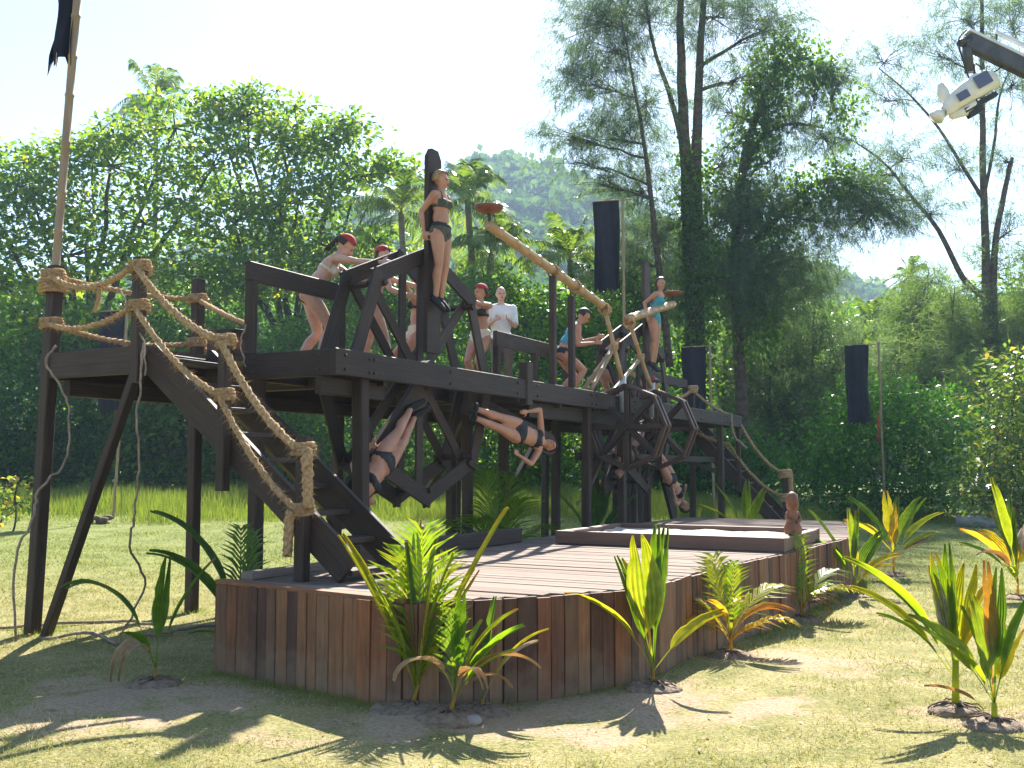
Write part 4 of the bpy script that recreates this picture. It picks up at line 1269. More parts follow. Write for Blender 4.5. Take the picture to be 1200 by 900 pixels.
# carved figures
def carved(name, label, base, h, seed):
    rg = random.Random(seed)
    root = thing(name, base, label, "carving", "carved wooden figures on the low deck")
    prof = [(.30, 0), (.33, .06), (.31, .16), (.24, .30), (.20, .38), (.22, .46), (.20, .52), (.17, .56), (.20, .60), (.235, .68), (.24, .78), (.22, .88), (.16, .95), (.06, 1.0)]
    mb = MB()
    mb.lathe([(r * h * .62, z * h) for r, z in prof], base, 18)
    out = []
    for i, p in enumerate(mb.v):
        dx, dy = p[0] - base[0], p[1] - base[1]
        k = 1 + .06 * math.sin(math.atan2(dy, dx) * 4 + p[2] * 30) + rg.uniform(-.02, .02)
        out.append((base[0] + dx * k, base[1] + dy * k, p[2]))
    mb.v = out
    mb.build("body", M['tiki'], root, True)
    f = MB()
    fy = Vector((.15, -1, 0)).normalized(); fx = Vector((1, .15, 0)).normalized()
    c = Vector(base) + ZV * h * .78
    f.ball(c + fy * h * .135 - ZV * h * .02, h * .028, h * .04, h * .07)
    for sx in (-1, 1): f.ball(c + fy * h * .125 + fx * sx * h * .055 + ZV * h * .03, h * .032, h * .03, h * .02)
    f.ball(c + fy * h * .125 - ZV * h * .10, h * .06, h * .03, h * .018)
    f.build("face", M['tiki'], root, True)
    a = MB()
    for sx in (-1, 1):
        a.tube(catmull([Vector(base) + fx * sx * h * .13 + ZV * h * .50, Vector(base) + fx * sx * h * .17 + fy * h * .05 + ZV * h * .38, Vector(base) + fx * sx * h * .06 + fy * h * .16 + ZV * h * .30], 4), h * .04, 7, round_ends=True)
    a.build("arms", M['tiki'], root, True)
carved("carved_figure", "reddish carved wooden figure standing on the sand pit frame", S(3.98, 3.34, LZ + .152), .47, 1)
carved("carved_figure", "brown rounded carved figure behind the back kerb", S(1.55, .02, LZ - .05), .34, 2)

# ------------------------------------------------------------------ big wheels
WR = 1.40; WZ = 2.62; WV = -.45
def big_wheel(s0, label, arms):
    c = S(s0, WV, WZ)
    root = thing("spinning_wheel", c, label, "wheel", "big octagonal people wheels")
    def W(r, a, n):
        a = math.radians(a)
        return c + U * (r * math.cos(a)) + ZV * (r * math.sin(a)) + N * n
    for n in (.2, -.2):
        for k in range(8):
            a0, a1 = 45 * k, 45 * (k + 1)
            rad = (W(1, (a0 + a1) / 2, 0) - c).normalized()
            nn = n + (.018 if k % 2 else -.018)
            beam("rim_board", root, W(WR, a0 - 2.0, nn), W(WR, a1 + 2.0, nn), .034, .17, D_, up=rad)
        for k in range(4):
            a = 45 * k
            rad = N.cross((W(1, a, 0) - c)).normalized()
            beam("spoke", root, W(WR - .05, a, n * .62 - .012 * k), W(WR - .05, a + 180, n * .62 - .012 * k), .03, .125, D_, up=rad)
    for k in range(8):
        beam("crosspiece", root, W(WR - .12, 45 * k, .27), W(WR - .12, 45 * k, -.27), .055, .055, D_, up=(W(1, 45 * k, 0) - c).normalized())
    mb = MB(); mb.tube([c + N * .42, c - N * .55], .055, 12); mb.build("axle", M['iron'], root, True)
    mb = MB(); mb.tube([c + N * .26, c - N * .26], .17, 12); mb.build("hub", D_, root, False)
    # backboards people are strapped to, with clipped ends
    for (p0, p1, w) in arms:
        x = (p1 - p0).normalized()
        ya = N.cross(x).normalized()
        L = (p1 - p0).length
        mb = MB()
        o = [(-0.0, -w / 2), (L - .1, -w / 2), (L, -w / 4), (L, w / 4), (L - .1, w / 2), (0, w / 2)]
        top = [p0 + x * a + ya * b + N * .028 for a, b in o]; bot = [p0 + x * a + ya * b - N * .028 for a, b in o]
        n_ = len(o)
        mb.add(top + bot, [tuple(range(n_)), tuple(reversed(range(n_, 2 * n_)))] + [(i, i + n_, (i + 1) % n_ + n_, (i + 1) % n_) for i in range(n_)])
        mb.build("backboard", D_, root)
    return root, W
# first wheel: up, lower left, lower right
def Wp(s0, r, a, n):
    a = math.radians(a)
    return S(s0, WV, WZ) + U * (r * math.cos(a)) + ZV * (r * math.sin(a)) + N * n
W1, W2 = 2.06, 8.97
arms1 = [(Wp(W1, .25, 90, .26), Wp(W1, 2.58, 90, .26), .27), (Wp(W1, .25, 222, .26), Wp(W1, 2.35, 222, .26), .30), (pix(560, 470, 12.0) - N * .17, pix(664, 524, 13.5) - N * .19, .30)]
big_wheel(W1, "dark octagonal spinning wheel with three strapped women, nearer the near stair", arms1)
arms2 = [(Wp(W2, .25, 90, .26), Wp(W2, 2.55, 90, .26), .27), (Wp(W2, .25, 215, .26), Wp(W2, 2.4, 215, .26), .30), (Wp(W2, .25, 305, .26), Wp(W2, 2.4, 305, .26), .30)]
big_wheel(W2, "dark octagonal spinning wheel behind the two small hand wheels", arms2)

# ------------------------------------------------------------------ small hand wheels on the front of the platform
def hand_wheel(s0, label):
    c = S(s0, .36, 2.20)
    root = thing("hand_wheel", c, label, "hand wheel", "octagonal hand wheels on the platform front")
    def H(r, a, n=0):
        a = math.radians(a); return c + N * (r * math.cos(a)) + ZV * (r * math.sin(a)) + U * n
    R0 = .62
    for k in range(8):
        a0, a1 = 45 * k, 45 * (k + 1)
        rad = (H(1, (a0 + a1) / 2) - c).normalized()
        beam("rim_board", root, H(R0, a0, -.075), H(R0, a1, -.075), .075, .05, M['darkred'], up=rad)
        beam("rim_board", root, H(R0, a0, .085), H(R0, a1, .085), .075, .05, M['darkred'], up=rad)
        beam("rim_tie", root, H(R0 - .005, a0, -.13), H(R0 - .005, a0, .14), .04, .04, D_, up=(H(1, a0) - c).normalized())
    for k in range(4):
        for n in (-.06, .06):
            ax = (H(1, 45 * k) - c).normalized()
            beam("spoke", root, H(R0 - .02, 45 * k, n + .004 * k), H(R0 - .02, 45 * k + 180, n + .004 * k), .026, .07, D_, up=U.cross(ax))
    mb = MB(); mb.tube([c - U * .16, c + U * .16], .07, 10); mb.build("hub", D_, root)
    mb = MB(); mb.tube([c, c - N * .55], .03, 8); mb.build("axle", M['iron'], root, True)
hand_wheel(6.62, "octagonal wooden hand wheel beside the front post between the big wheels")
hand_wheel(7.95, "octagonal wooden hand wheel next to the far platform beam")

# ------------------------------------------------------------------ bamboo fire arms
def fire_arm(label, arm, foot, lash, joint, legs, r, supports=None):
    root = thing("bamboo_fire_arm", foot, label, "fire arm", "bamboo arms with fire dishes")
    bamboo("arm", root, arm, r * .88, M['bamboo'], hollow=True)
    bamboo("upright", root, [foot, lash, joint], .035, M['bamboo'])
    mb = MB(); mb.tube([foot - ZV * .45, foot + ZV * .12], .052, 12); mb.build("pipe_socket", M['pipe'], root, True)
    for l in legs:
        bamboo("leg", root, [lash, l], .032, M['pole'])
    wrap_mesh(lash, ZV, .045, h=.11, turns=4, th=.02).build("lashing", M['rope'], root, True)
    wrap_mesh(joint, (arm[1] - arm[0]), r + .01, h=.12, turns=3, th=.014, fuzz=30).build("lashing", M['rope'], root, True)
    e = arm[1]
    mb = MB(); mb.tube([e - (arm[1] - arm[0]).normalized() * .04, e + ZV * .15], .022, 8)
    mb.build("dish_stem", M['iron'], root, True)
    mb = MB()
    mb.lathe([(.03, 0), (.09, .012), (.155, .045), (.185, .085), (.175, .088), (.14, .06), (.06, .035), (.005, .03)], e + ZV * .14, 20)
    mb.build("fire_dish", M['dish'], root, True)
    if supports:
        for p, d in supports:
            wrap_mesh(p, d, r + .012, h=.06, turns=2, th=.012, fuzz=20).build("lashing", M['rope'], root, True)
dl = Vector((0, 0, 0))
a1s, a1e = S(6.62, .02, 4.02), S(3.02, .0, 4.52)
fire_arm("long bamboo arm with a rusty dish reaching over to the first wheel", [a1s, a1e], S(6.95, .16, 2.88), S(6.75, .10, 3.42), S(6.55, .04, 3.98),
         [S(6.05, .02, 2.72), S(6.35, -.3, 2.68)], .07, [(a1s.lerp(a1e, .3), a1e - a1s), (a1s.lerp(a1e, .5), a1e - a1s)])
a2s, a2e = S(7.28, .10, 3.92), S(9.9, -.02, 4.55)
fire_arm("bamboo arm with a rusty dish pointing away to the second wheel", [a2s, a2e], S(8.25, .16, 2.86), S(7.85, .12, 3.36), S(7.42, .10, 3.88),
         [S(6.75, .05, 2.72), S(7.4, -.3, 2.68)], .075)

# ------------------------------------------------------------------ banners
def banner(label, base, top, cloth_w, cloth_h, side, tassel=True, seed=0, gap=.08, r=.035, rag=.05, cross=.25):
    rg = random.Random(seed)
    base = Vector(base); top = Vector(top)
    root = thing("banner", base, label, "banner", "dark blue banners on bamboo poles")
    bamboo("pole", root, [base, base.lerp(top, .5) + Vector((rg.uniform(-.04, .04), 0, 0)), top], r, M['pole'], node=.45)
    ax = Vector((side, .12, -.04)).normalized()
    h = top - ZV * .06
    bamboo("crossbar", root, [h - ax * cross, h + ax * (gap + cloth_w)], .014, M['pole'])
    nx, ny = 14, 24
    V, F = [], []
    fy = Vector((-ax.y, ax.x, 0))
    for j in range(ny + 1):
        for i in range(nx + 1):
            u = i / nx; t = j / ny
            w = (.03 + .06 * t) * math.sin(u * 9 + t * 2.4 + seed) + .035 * math.sin(u * 17 + seed + t) * (.3 + t) + .04 * math.sin(t * 6 + seed * 2)
            hem = rag * (math.sin(i * 2.3 + seed) + .6 * math.sin(i * 5.1)) if j == ny else 0
            p = h + ax * (gap + cloth_w * (u * (1 - .10 * t * math.sin(t * 3)) + .02 * math.sin(t * 8 + seed))) + fy * w - ZV * (cloth_h * t + hem)
            V.append(p)
    for j in range(ny):
        for i in range(nx):
            a = j * (nx + 1) + i
            F.append((a, a + 1, a + nx + 2, a + nx + 1))
    mb = MB(); mb.add(V, F)
    mb.build("cloth", M['navy'], root, True)
    if tassel:
        p = base.lerp(top, .52) + ax * .12
        mb = MB(); mb.tube(wobble([p + ZV * .5, p + ZV * .2, p - ZV * .2, p - ZV * .45], .015), [.015, .03, .03, .012], 7); mb.build("red_tassel", M['red'], root, True)
        mb = MB(); mb.tube([p + ZV * .48 - ax * .14, p + ZV * .5 + ax * .02], .01, 6); mb.build("tassel_peg", M['pole'], root, True)
L0 = S(-.98, -2.72, 0)
banner("tall bamboo pole with a ragged navy banner lashed to the landing corner post", Vector((L0.x + .02, L0.y - .02, 0.0)), Vector((L0.x + .24, L0.y - .02, 6.72)), .26, 1.02, -1, False, 1, gap=.03, r=.041, rag=.12)
bR = S(14.25, -2.75, 0); bR.z = gz(bR.x, bR.y) - .02
banner("tall navy banner rising above the platform rail between the wheels", bR, Vector((bR.x + .05, bR.y, 7.95)), .62, 2.15, -1, True, 2)
for px, d, zt, lab, sd in ((836, 27.0, 4.95, "navy banner on a pole behind the far stair", 3), (1035, 29.0, 5.25, "navy banner on a pole before the glossy green shrub", 4), (136, 25.5, 5.7, "navy banner hanging behind the near stair landing", 5)):
    b = gp(px, d); b.z -= .05
    banner(lab, b, Vector((b.x - .06 if sd != 5 else b.x + .2, b.y, zt)), .66 if sd != 4 else .70, 2.3 if sd != 5 else 2.6, -1, True, sd, gap=.3 if sd == 4 else .12)

# ------------------------------------------------------------------ camera crane
tip = pix(1133, 48, 12.0)
piv = Vector((tip.x + 7.6, 12.4, tip.z - 3.55))
crane = thing("camera_crane", Vector((piv.x, piv.y, 0)), "camera crane boom holding a camera in a white rain cover", "camera crane")
bd = (piv - tip).normalized()
beam("boom", crane, tip, piv + bd * 1.2, .13, .20, M['steel'])
beam("boom_rail", crane, tip + ZV * .118, piv + bd * 1.2 + ZV * .118, .15, .035, M['alu'])
beam("boom_rail", crane, tip + bd * .4 + ZV * .30, piv + ZV * .30, .045, .045, M['alu'])
for i in range(9):
    p = tip + bd * (.42 + i * .85)
    beam("boom_strut", crane, p + ZV * .12, p + ZV * .29, .022, .022, M['steel'], up=U)
mb = MB(); mb.tube([Vector((piv.x, piv.y, 0)), piv - ZV * .1], .09, 10); mb.build("column", M['steel'], crane, True)
for a in (0.4, 2.5, 4.6):
    beam("leg", crane, Vector((piv.x, piv.y, .7)), Vector((piv.x + math.cos(a) * 1.1, piv.y + math.sin(a) * 1.1, .03)), .06, .06, M['steel'])
mb = MB(); mb.tube([tip + Vector((.02, 0, .03)), tip + Vector((.0, 0, -.16)), tip + Vector((.02, 0, -.40))], [.075, .06, .055], 10); mb.build("remote_head", M['steel'], crane, True)
mb = MB(); mb.ball(tip + Vector((-.03, 0, -.02)), .10, .08, .05); mb.build("head_joint", M['steel'], crane, True)
# camera under its cover: long axis drops to the left
cc = pix(1131, 112, 12.0)
cx = (pix(1172, 92, 12.0) - pix(1100, 132, 12.0)).normalized()
cy = Vector((0, 1, 0)); cz = cx.cross(cy).normalized()
if cz.z < 0: cz = -cz
CR = Matrix((cx, cy, cz)).transposed()
def cpt(x, y, z): return cc + cx * x + cy * y + cz * z
mb = MB()
secs = [(-.34, .08, .075, -.04), (-.27, .11, .11, -.02), (-.15, .14, .135, 0), (0, .16, .155, .02), (.18, .17, .175, .03), (.32, .16, .165, .03), (.42, .12, .13, .0)]
V, F = [], []
ns = 12
for (x, hy, hz, oz) in secs:
    for k in range(ns):
        a = 2 * math.pi * k / ns
        ca, sa = math.cos(a), math.sin(a)
        sq = 1 / max(abs(ca), abs(sa)) * .82
        V.append(cpt(x + random.uniform(-.012, .012), hy * ca * sq, oz + hz * sa * sq + random.uniform(-.008, .008)))
for i in range(len(secs) - 1):
    for k in range(ns):
        a = i * ns + k; b = i * ns + (k + 1) % ns
        F.append((a, b, b + ns, a + ns))
F.append(tuple(range(ns))); F.append(tuple(reversed(range((len(secs) - 1) * ns, len(secs) * ns))))
mb.add(V, F); mb.build("rain_cover", M['cover'], crane, True)
mb = MB()
mb.tube([cpt(-.24, 0, .05), cpt(-.22, 0, .17), cpt(-.20, 0, .25)], [.06, .075, .045], 8, round_ends=True); mb.build("viewfinder_cover", M['cover'], crane, True)
mb = MB(); mb.tube([cpt(-.36, 0, -.04), cpt(-.42, 0, -.05), cpt(-.47, 0, -.07)], [.055, .085, .095], 10); mb.build("lens_hood", M['cover'], crane, True)
mb = MB(); mb.tube([cpt(-.25, .02, -.14), cpt(-.10, 0, -.17), cpt(.02, -.02, -.15)], [.05, .065, .05], 8, round_ends=True); mb.build("cover_flap", M['cover'], crane, True)
for (x, z, w, h) in ((.20, .05, .20, .16), (-.10, -.0, .15, .10)):
    mb = MB(); mb.box(cpt(x, -.165 if x > 0 else -.142, z), w, .014, h, CR); mb.build("clear_window", M['bluepanel'], crane)
mb = MB(); mb.box(cpt(.10, 0, -.17), .46, .12, .06, CR); mb.box(cpt(0.0, 0, -.24), .2, .1, .07, CR); mb.build("camera_plate", M['iron'], crane)

for pts in ([tip + ZV * .14, tip + Vector((-.12, -.05, .0)), tip + Vector((-.10, -.06, -.22)), cpt(.05, -.05, -.18)], [tip + bd * .5 - ZV * .1, tip + bd * .3 - ZV * .28, tip + Vector((.06, -.04, -.32)), cpt(.15, .03, -.2)]):
    mb = MB(); mb.tube(catmull(pts, 5), .011, 6); mb.build("cable", M['iron'], crane, True)
# ------------------------------------------------------------------ small things on the ground
def liana(label, pts, r=.012, grp="twisted lianas by the near landing"):
    root = MB().tube(wobble(catmull(pts, 6), .012), r, 6)
    o = root.build("liana", M['liana'], None, True, at=pts[-1])
    tag(o, label, "liana", grp)
liana("pale twisted liana hanging beside the landing corner post", [pix(66, 405, 9.4), pix(54, 425, 9.3), pix(72, 455, 9.3), pix(82, 490, 9.3), pix(76, 540, 9.3), pix(45, 575, 9.2), pix(38, 610, 9.2), pix(18, 655, 9.2), Vector((-4.5, 9.2, .02))])
liana("long twisted liana dangling below the stair top post to the grass", [pix(168, 402, 8.6), pix(165, 440, 8.6), pix(161, 490, 8.6), pix(163, 540, 8.7), pix(158, 600, 8.8), pix(152, 640, 9.0), pix(170, 685, 9.4), Vector((-3.7, 9.6, .02))], .011)
for lab, pp in (("pale driftwood vine lying on the grass by the landing brace", [(-5.3, 9.6), (-4.6, 9.9), (-4.0, 10.2), (-3.5, 9.9)]), ("bent dry vine on the grass behind the small bush", [(-4.3, 9.2), (-3.9, 9.35), (-3.5, 9.0)]),
                ("dry vine lying beside the back landing post", [(-3.4, 9.3), (-3.1, 9.6), (-2.8, 10.3)])):
    liana(lab, [Vector((x, y, gz(x, y) + .02 + .02 * (i % 2))) for i, (x, y) in enumerate(pp)], .016, "dry vines on the grass")
liana("thin pale creeper looped through the landing ropes", [pix(142, 342, 8.9), pix(150, 362, 8.85), pix(158, 385, 8.85), pix(167, 398, 8.8), pix(170, 440, 8.7)], .009)
liana("thin vine hanging from the first rail post", [pix(293, 345, 9.75), pix(290, 375, 9.7), pix(282, 400, 9.6), pix(288, 430, 9.6)], .009)
liana("thin bent vine between the far stair ropes", [S(13.2, .1, 2.7), S(13.15, .12, 2.4), S(13.3, .15, 2.2), S(13.6, .3, 2.0)], .03)
lg = MB()
p0, p1 = pix(1123, 622, 27), pix(1185, 626, 26)
p0.z = gz(p0.x, p0.y) + .14; p1.z = gz(p1.x, p1.y) + .14
lg.tube(wobble([p0.lerp(p1, t) for t in np.linspace(0, 1, 8)], .03), [.15, .17, .16, .18, .16, .15, .14, .11], 9)
tag(lg.build("log", M['log'], None, True, at=p0), "grey weathered log lying before the pale bush", "log")
hp = gp(122, 24.6)
mb = MB()
rg_ = random.Random(4)
for i in range(9):
    mb.ball(Vector((hp.x + rg_.uniform(-.35, .2), hp.y + rg_.uniform(-.2, .2), hp.z + rg_.uniform(.02, .14))), rg_.uniform(.08, .16), rg_.uniform(.08, .14), rg_.uniform(.05, .1), nu=8, nv=5)
tag(mb.build("husk_pile", M['husk'], None, True, at=hp), "small pile of dry husks at the foot of a banner pole", "husks")

# dark crate standing on the landing
cr_ = thing("crate", S(.55, -1.75, DZ - .015), "small dark wooden crate on the landing behind the rail", "crate")
for i in range(3):
    beam("side_board", cr_, S(.40, -1.93, DZ + .06 + i * .1), S(.40, -1.57, DZ + .06 + i * .1), .02, .095, M['dark'])
    beam("side_board", cr_, S(.70, -1.93, DZ + .06 + i * .1), S(.70, -1.57, DZ + .06 + i * .1), .02, .095, M['dark'])
    beam("end_board", cr_, S(.412, -1.56, DZ + .06 + i * .1), S(.688, -1.56, DZ + .06 + i * .1), .02, .095, M['dark'])
    beam("end_board", cr_, S(.412, -1.94, DZ + .06 + i * .1), S(.688, -1.94, DZ + .06 + i * .1), .02, .095, M['dark'])
beam("lid", cr_, S(.39, -1.75, DZ + .325), S(.71, -1.75, DZ + .325), .42, .025, M['dark'])

# ------------------------------------------------------------------ people
SKIN = {}
def skin_mat(key, c1, c2):
    SKIN[key] = plain_mat("skin_" + key, c1, c2, scale=9, rough=0.5, bump=0.06, spec=0.45, sss=0.08)
skin_mat('tan', (0.36, 0.165, 0.095), (0.47, 0.24, 0.15))
skin_mat('fair', (0.46, 0.255, 0.175), (0.58, 0.345, 0.25))
skin_mat('brown', (0.24, 0.105, 0.06), (0.32, 0.155, 0.092))
M['bandana'] = plain_mat("red_bandana", (0.33, 0.022, 0.018), (0.42, 0.045, 0.035), scale=12, rough=0.8)
M['black'] = plain_mat("black_fabric", (0.010, 0.010, 0.011), (0.022, 0.021, 0.02), scale=20, rough=0.7, bump=0.3)
M['grey'] = plain_mat("grey_green_fabric", (0.035, 0.04, 0.03), (0.085, 0.085, 0.06), scale=26, rough=0.7, bump=0.3)
M['white'] = plain_mat("white_shirt", (0.62, 0.62, 0.62), (0.76, 0.76, 0.75), scale=9, rough=0.8, bump=0.5, dist=.02)
M['cream'] = plain_mat("cream_fabric", (0.5, 0.42, 0.32), (0.66, 0.58, 0.46), scale=14, rough=0.8)
M['turq'] = plain_mat("turquoise_fabric", (0.03, 0.22, 0.30), (0.06, 0.32, 0.39), scale=10, rough=0.7)
M['hair_d'] = plain_mat("dark_hair", (0.012, 0.008, 0.006), (0.04, 0.026, 0.018), scale=40, rough=0.5, bump=0.7)
M['hair_l'] = plain_mat("fair_hair", (0.22, 0.13, 0.055), (0.42, 0.28, 0.14), scale=40, rough=0.5, bump=0.7)
M['eye'] = plain_mat("dark_eye", (0.012, 0.009, 0.008), (0.02, 0.016, 0.014), scale=5, rough=0.3)
M['lip'] = plain_mat("lip", (0.26, 0.075, 0.06), (0.3, 0.1, 0.08), scale=5, rough=0.5)
M['trouser'] = plain_mat("khaki_trousers", (0.12, 0.10, 0.07), (0.18, 0.15, 0.11), scale=9, rough=0.85, bump=0.4)

def ik(a, t, l1, l2, hint):
    a = Vector(a); t = Vector(t)
    d = t - a
    L = min(d.length, (l1 + l2) * .997)
    dn = d.normalized()
    t = a + dn * L
    x = (l1 * l1 - l2 * l2 + L * L) / (2 * L)
    h = math.sqrt(max(0, l1 * l1 - x * x))
    hp = Vector(hint) - dn * Vector(hint).dot(dn)
    if hp.length < 1e-4: hp = dn.orthogonal()
    return a + dn * x + hp.normalized() * h, t

BODIES = []
def person(label, pelvis, up, fwd, H=1.65, cup=None, hup=None, face=None, hands=None, elbow=None, feet=None, knee=None, toe=None,
           skin='tan', woman=True, top=None, bottom=None, shoes=None, band=None, hair=None, tail=False, belt=None, full=False, shirt=None, necktop=False, hoop=False):
    k = H / 1.65
    pelvis = Vector(pelvis); up = Vector(up).normalized()
    fwd = Vector(fwd); fwd = (fwd - up * fwd.dot(up)).normalized()
    right = fwd.cross(up).normalized()
    cup = Vector(cup).normalized() if cup is not None else up
    cf = (fwd - cup * fwd.dot(cup)); cf = cf.normalized() if cf.length > .1 else (-up if cup.dot(fwd) > 0 else up)
    cr = cf.cross(cup).normalized()
    mid = pelvis + (up * .6 + cup * .4).normalized() * .15 * k
    chest = mid + cup * .16 * k
    neck = chest + cup * .165 * k
    hup = Vector(hup).normalized() if hup is not None else cup
    face = Vector(face) if face is not None else cf
    face = (face - hup * face.dot(hup)).normalized()
    hr = face.cross(hup).normalized()
    head = neck + hup * .155 * k
    root = thing("person", pelvis - ZV * 0, label, "person")
    mb = MB()
    def RM(r, f, u): return Matrix((r, f, u)).transposed()
    B = RM(right, fwd, up); Cm = RM(cr, cf, cup); Hm = RM(hr, face, hup)
    hipw = .168 if woman else .155
    mb.ball(pelvis + up * .005 * k, hipw * k, .108 * k, .115 * k, B, 14, 10)
    mb.ball(mid, (.130 if woman else .145) * k, .094 * k, .15 * k, Cm, 14, 10)
    mb.ball(chest + cup * .01 * k, (.138 if woman else .16) * k, (.098 if woman else .11) * k, .165 * k, Cm, 14, 10)
    sw = (.155 if woman else .185) * k
    sh = [chest + cup * .115 * k + cr * (sg * sw) for sg in (-1, 1)]
    mb.tube([sh[0], chest + cup * .135 * k, sh[1]], [.048 * k, .066 * k, .048 * k], 10, round_ends=True)
    mb.tube([neck - cup * .05 * k, neck + hup * .06 * k], [.056 * k, .047 * k], 10, round_ends=True)
    if woman:
        for sg in (-1, 1): mb.ball(chest + cf * .078 * k + cr * (sg * .062 * k) + cup * .015 * k, .052 * k, .048 * k, .052 * k, Cm)
    for sg in (-1, 1): mb.ball(pelvis - fwd * .055 * k + right * (sg * .068 * k) - up * .045 * k, .085 * k, .08 * k, .09 * k, B)
    # legs
    hips = [pelvis + right * (sg * .083 * k) - up * .055 * k for sg in (-1, 1)]
    if feet is None: feet = [h - up * .80 * k for h in hips]
    kn = knee if knee is not None else fwd
    kn = kn if isinstance(kn, (list, tuple)) else [kn, kn]
    foot_seg = []
    for i in (0, 1):
        kj, an = ik(hips[i], feet[i], .395 * k, .40 * k, kn[i])
        th = (kj - hips[i]).normalized()
        mb.tube([hips[i], hips[i].lerp(kj, .35), kj], [.094 * k, .085 * k, .054 * k], 12, round_ends=True)
        back = -(Vector(kn[i]) - th * Vector(kn[i]).dot(th)).normalized()
        mb.tube([kj, kj.lerp(an, .3) + back * .018 * k, kj.lerp(an, .65), an], [.053 * k, .059 * k, .043 * k, .034 * k], 12, round_ends=True)
        shin = (an - kj).normalized()
        tdir = Vector(toe) if toe is not None else (fwd - shin * fwd.dot(shin) * .7)
        tdir = tdir.normalized()
        heel = an + shin * .035 * k - tdir * .045 * k
        tp = an + shin * .05 * k + tdir * .155 * k
        mb.tube([heel, an + shin * .038 * k + tdir * .05 * k, tp], [.036 * k, .036 * k, .027 * k], 10, round_ends=True)
        foot_seg.append((an, heel, tp))
    # arms
    if hands is None: hands = [sh[i] - cup * .5 * k + cr * ((i * 2 - 1) * .06 * k) for i in (0, 1)]
    el = elbow if elbow is not None else -cf
    el = el if isinstance(el, (list, tuple)) else [el, el]
    arm_seg = []
    for i in (0, 1):
        ej, wr = ik(sh[i], hands[i], .275 * k, .245 * k, el[i])
        mb.tube([sh[i], sh[i].lerp(ej, .4), ej], [.052 * k, .047 * k, .038 * k], 10, round_ends=True)
        mb.tube([ej, ej.lerp(wr, .35), wr], [.037 * k, .036 * k, .024 * k], 10, round_ends=True)
        arm_seg.append((sh[i], ej, wr))
        fd = (wr - ej).normalized()
        sd = fd.cross(Vector(el[i]).cross(fd) + Vector((.01, .02, .03))).normalized()
        pn = fd.cross(sd).normalized()
        pc = wr + fd * .045 * k
        mb.ball(pc, .048 * k, .036 * k, .017 * k, RM(fd, sd, pn), 10, 7)
        for j, (o, l) in enumerate(((-.030, .058), (-.011, .070), (.010, .066), (.029, .052))):
            b0 = wr + fd * .075 * k + sd * o * k
            b1 = b0 + (fd * .9 + pn * .3).normalized() * l * .5 * k
            b2 = b1 + (fd * .6 + pn * .75).normalized() * l * .5 * k
            mb.tube([b0, b1, b2], [.0105 * k, .0098 * k, .0085 * k], 6, round_ends=True)
        t0 = wr + fd * .03 * k - sd * .03 * k
        mb.tube([t0, t0 + (fd * .5 - sd * .8).normalized() * .032 * k, t0 + (fd * .5 - sd * .8).normalized() * .032 * k + (fd * .9 - sd * .2 + pn * .2).normalized() * .03 * k], [.013 * k, .012 * k, .0095 * k], 6, round_ends=True)
    # head: skull, jaw, nose, brow, ears
    mb.ball(head + hup * .025 * k - face * .008 * k, .074 * k, .092 * k, .098 * k, Hm, 14, 10)
    mb.ball(head - hup * .045 * k + face * .028 * k, .054 * k, .058 * k, .066 * k, Hm, 12, 9)
    mb.tube([head + face * .083 * k + hup * .012 * k, head + face * .103 * k - hup * .022 * k], [.011 * k, .017 * k], 8, round_ends=True)
    mb.ball(head + face * .078 * k + hup * .028 * k, .05 * k, .014 * k, .010 * k, Hm)
    for sg in (-1, 1): mb.ball(head + hr * (sg * .074 * k) - face * .01 * k, .012 * k, .02 * k, .03 * k, Hm, 8, 6)
    body = mb.build("body", SKIN[skin], root, True)
    m1 = body.modifiers.new("remesh", 'REMESH'); m1.mode = 'VOXEL'; m1.voxel_size = .0125 * k; m1.use_smooth_shade = True
    m2 = body.modifiers.new("smooth", 'SMOOTH'); m2.factor = .5; m2.iterations = 4
    # eyes and mouth
    for sg in (-1, 1):
        e = MB(); e.ball(head + face * .082 * k + hr * (sg * .031 * k) + hup * .006 * k, .012 * k, .008 * k, .007 * k, Hm, 8, 6); e.build("eye", M['eye'], root, True)
    e = MB(); e.ball(head + face * .084 * k - hup * .052 * k, .021 * k, .009 * k, .008 * k, Hm, 8, 6); e.build("mouth", M['lip'], root, True)
    # hair / bandana
    hc = head + hup * .030 * k - face * .014 * k
    def shell(name, mat, rr, keep, bump=0.0, seed=1):
        rgl = random.Random(seed)
        s_ = MB(); s_.ball((0, 0, 0), 1, 1, 1, None, 20, 14)
        vs = []
        for p in s_.v:
            q = Vector(p); w = 1 + rgl.uniform(-bump, bump)
            vs.append((q, hc + hr * (q.x * .079 * k * rr * w) + face * (q.y * .098 * k * rr * w) + hup * (q.z * .098 * k * rr * w)))
        ok = [keep(q) for q, _ in vs]
        fs = [f for f in s_.f if all(ok[i] for i in f)]
        m_ = MB(); m_.add([p for _, p in vs], fs)
        o = m_.build(name, mat, root, True)
        sm = o.modifiers.new("thickness", 'SOLIDIFY'); sm.thickness = .008; sm.offset = 1
        return o
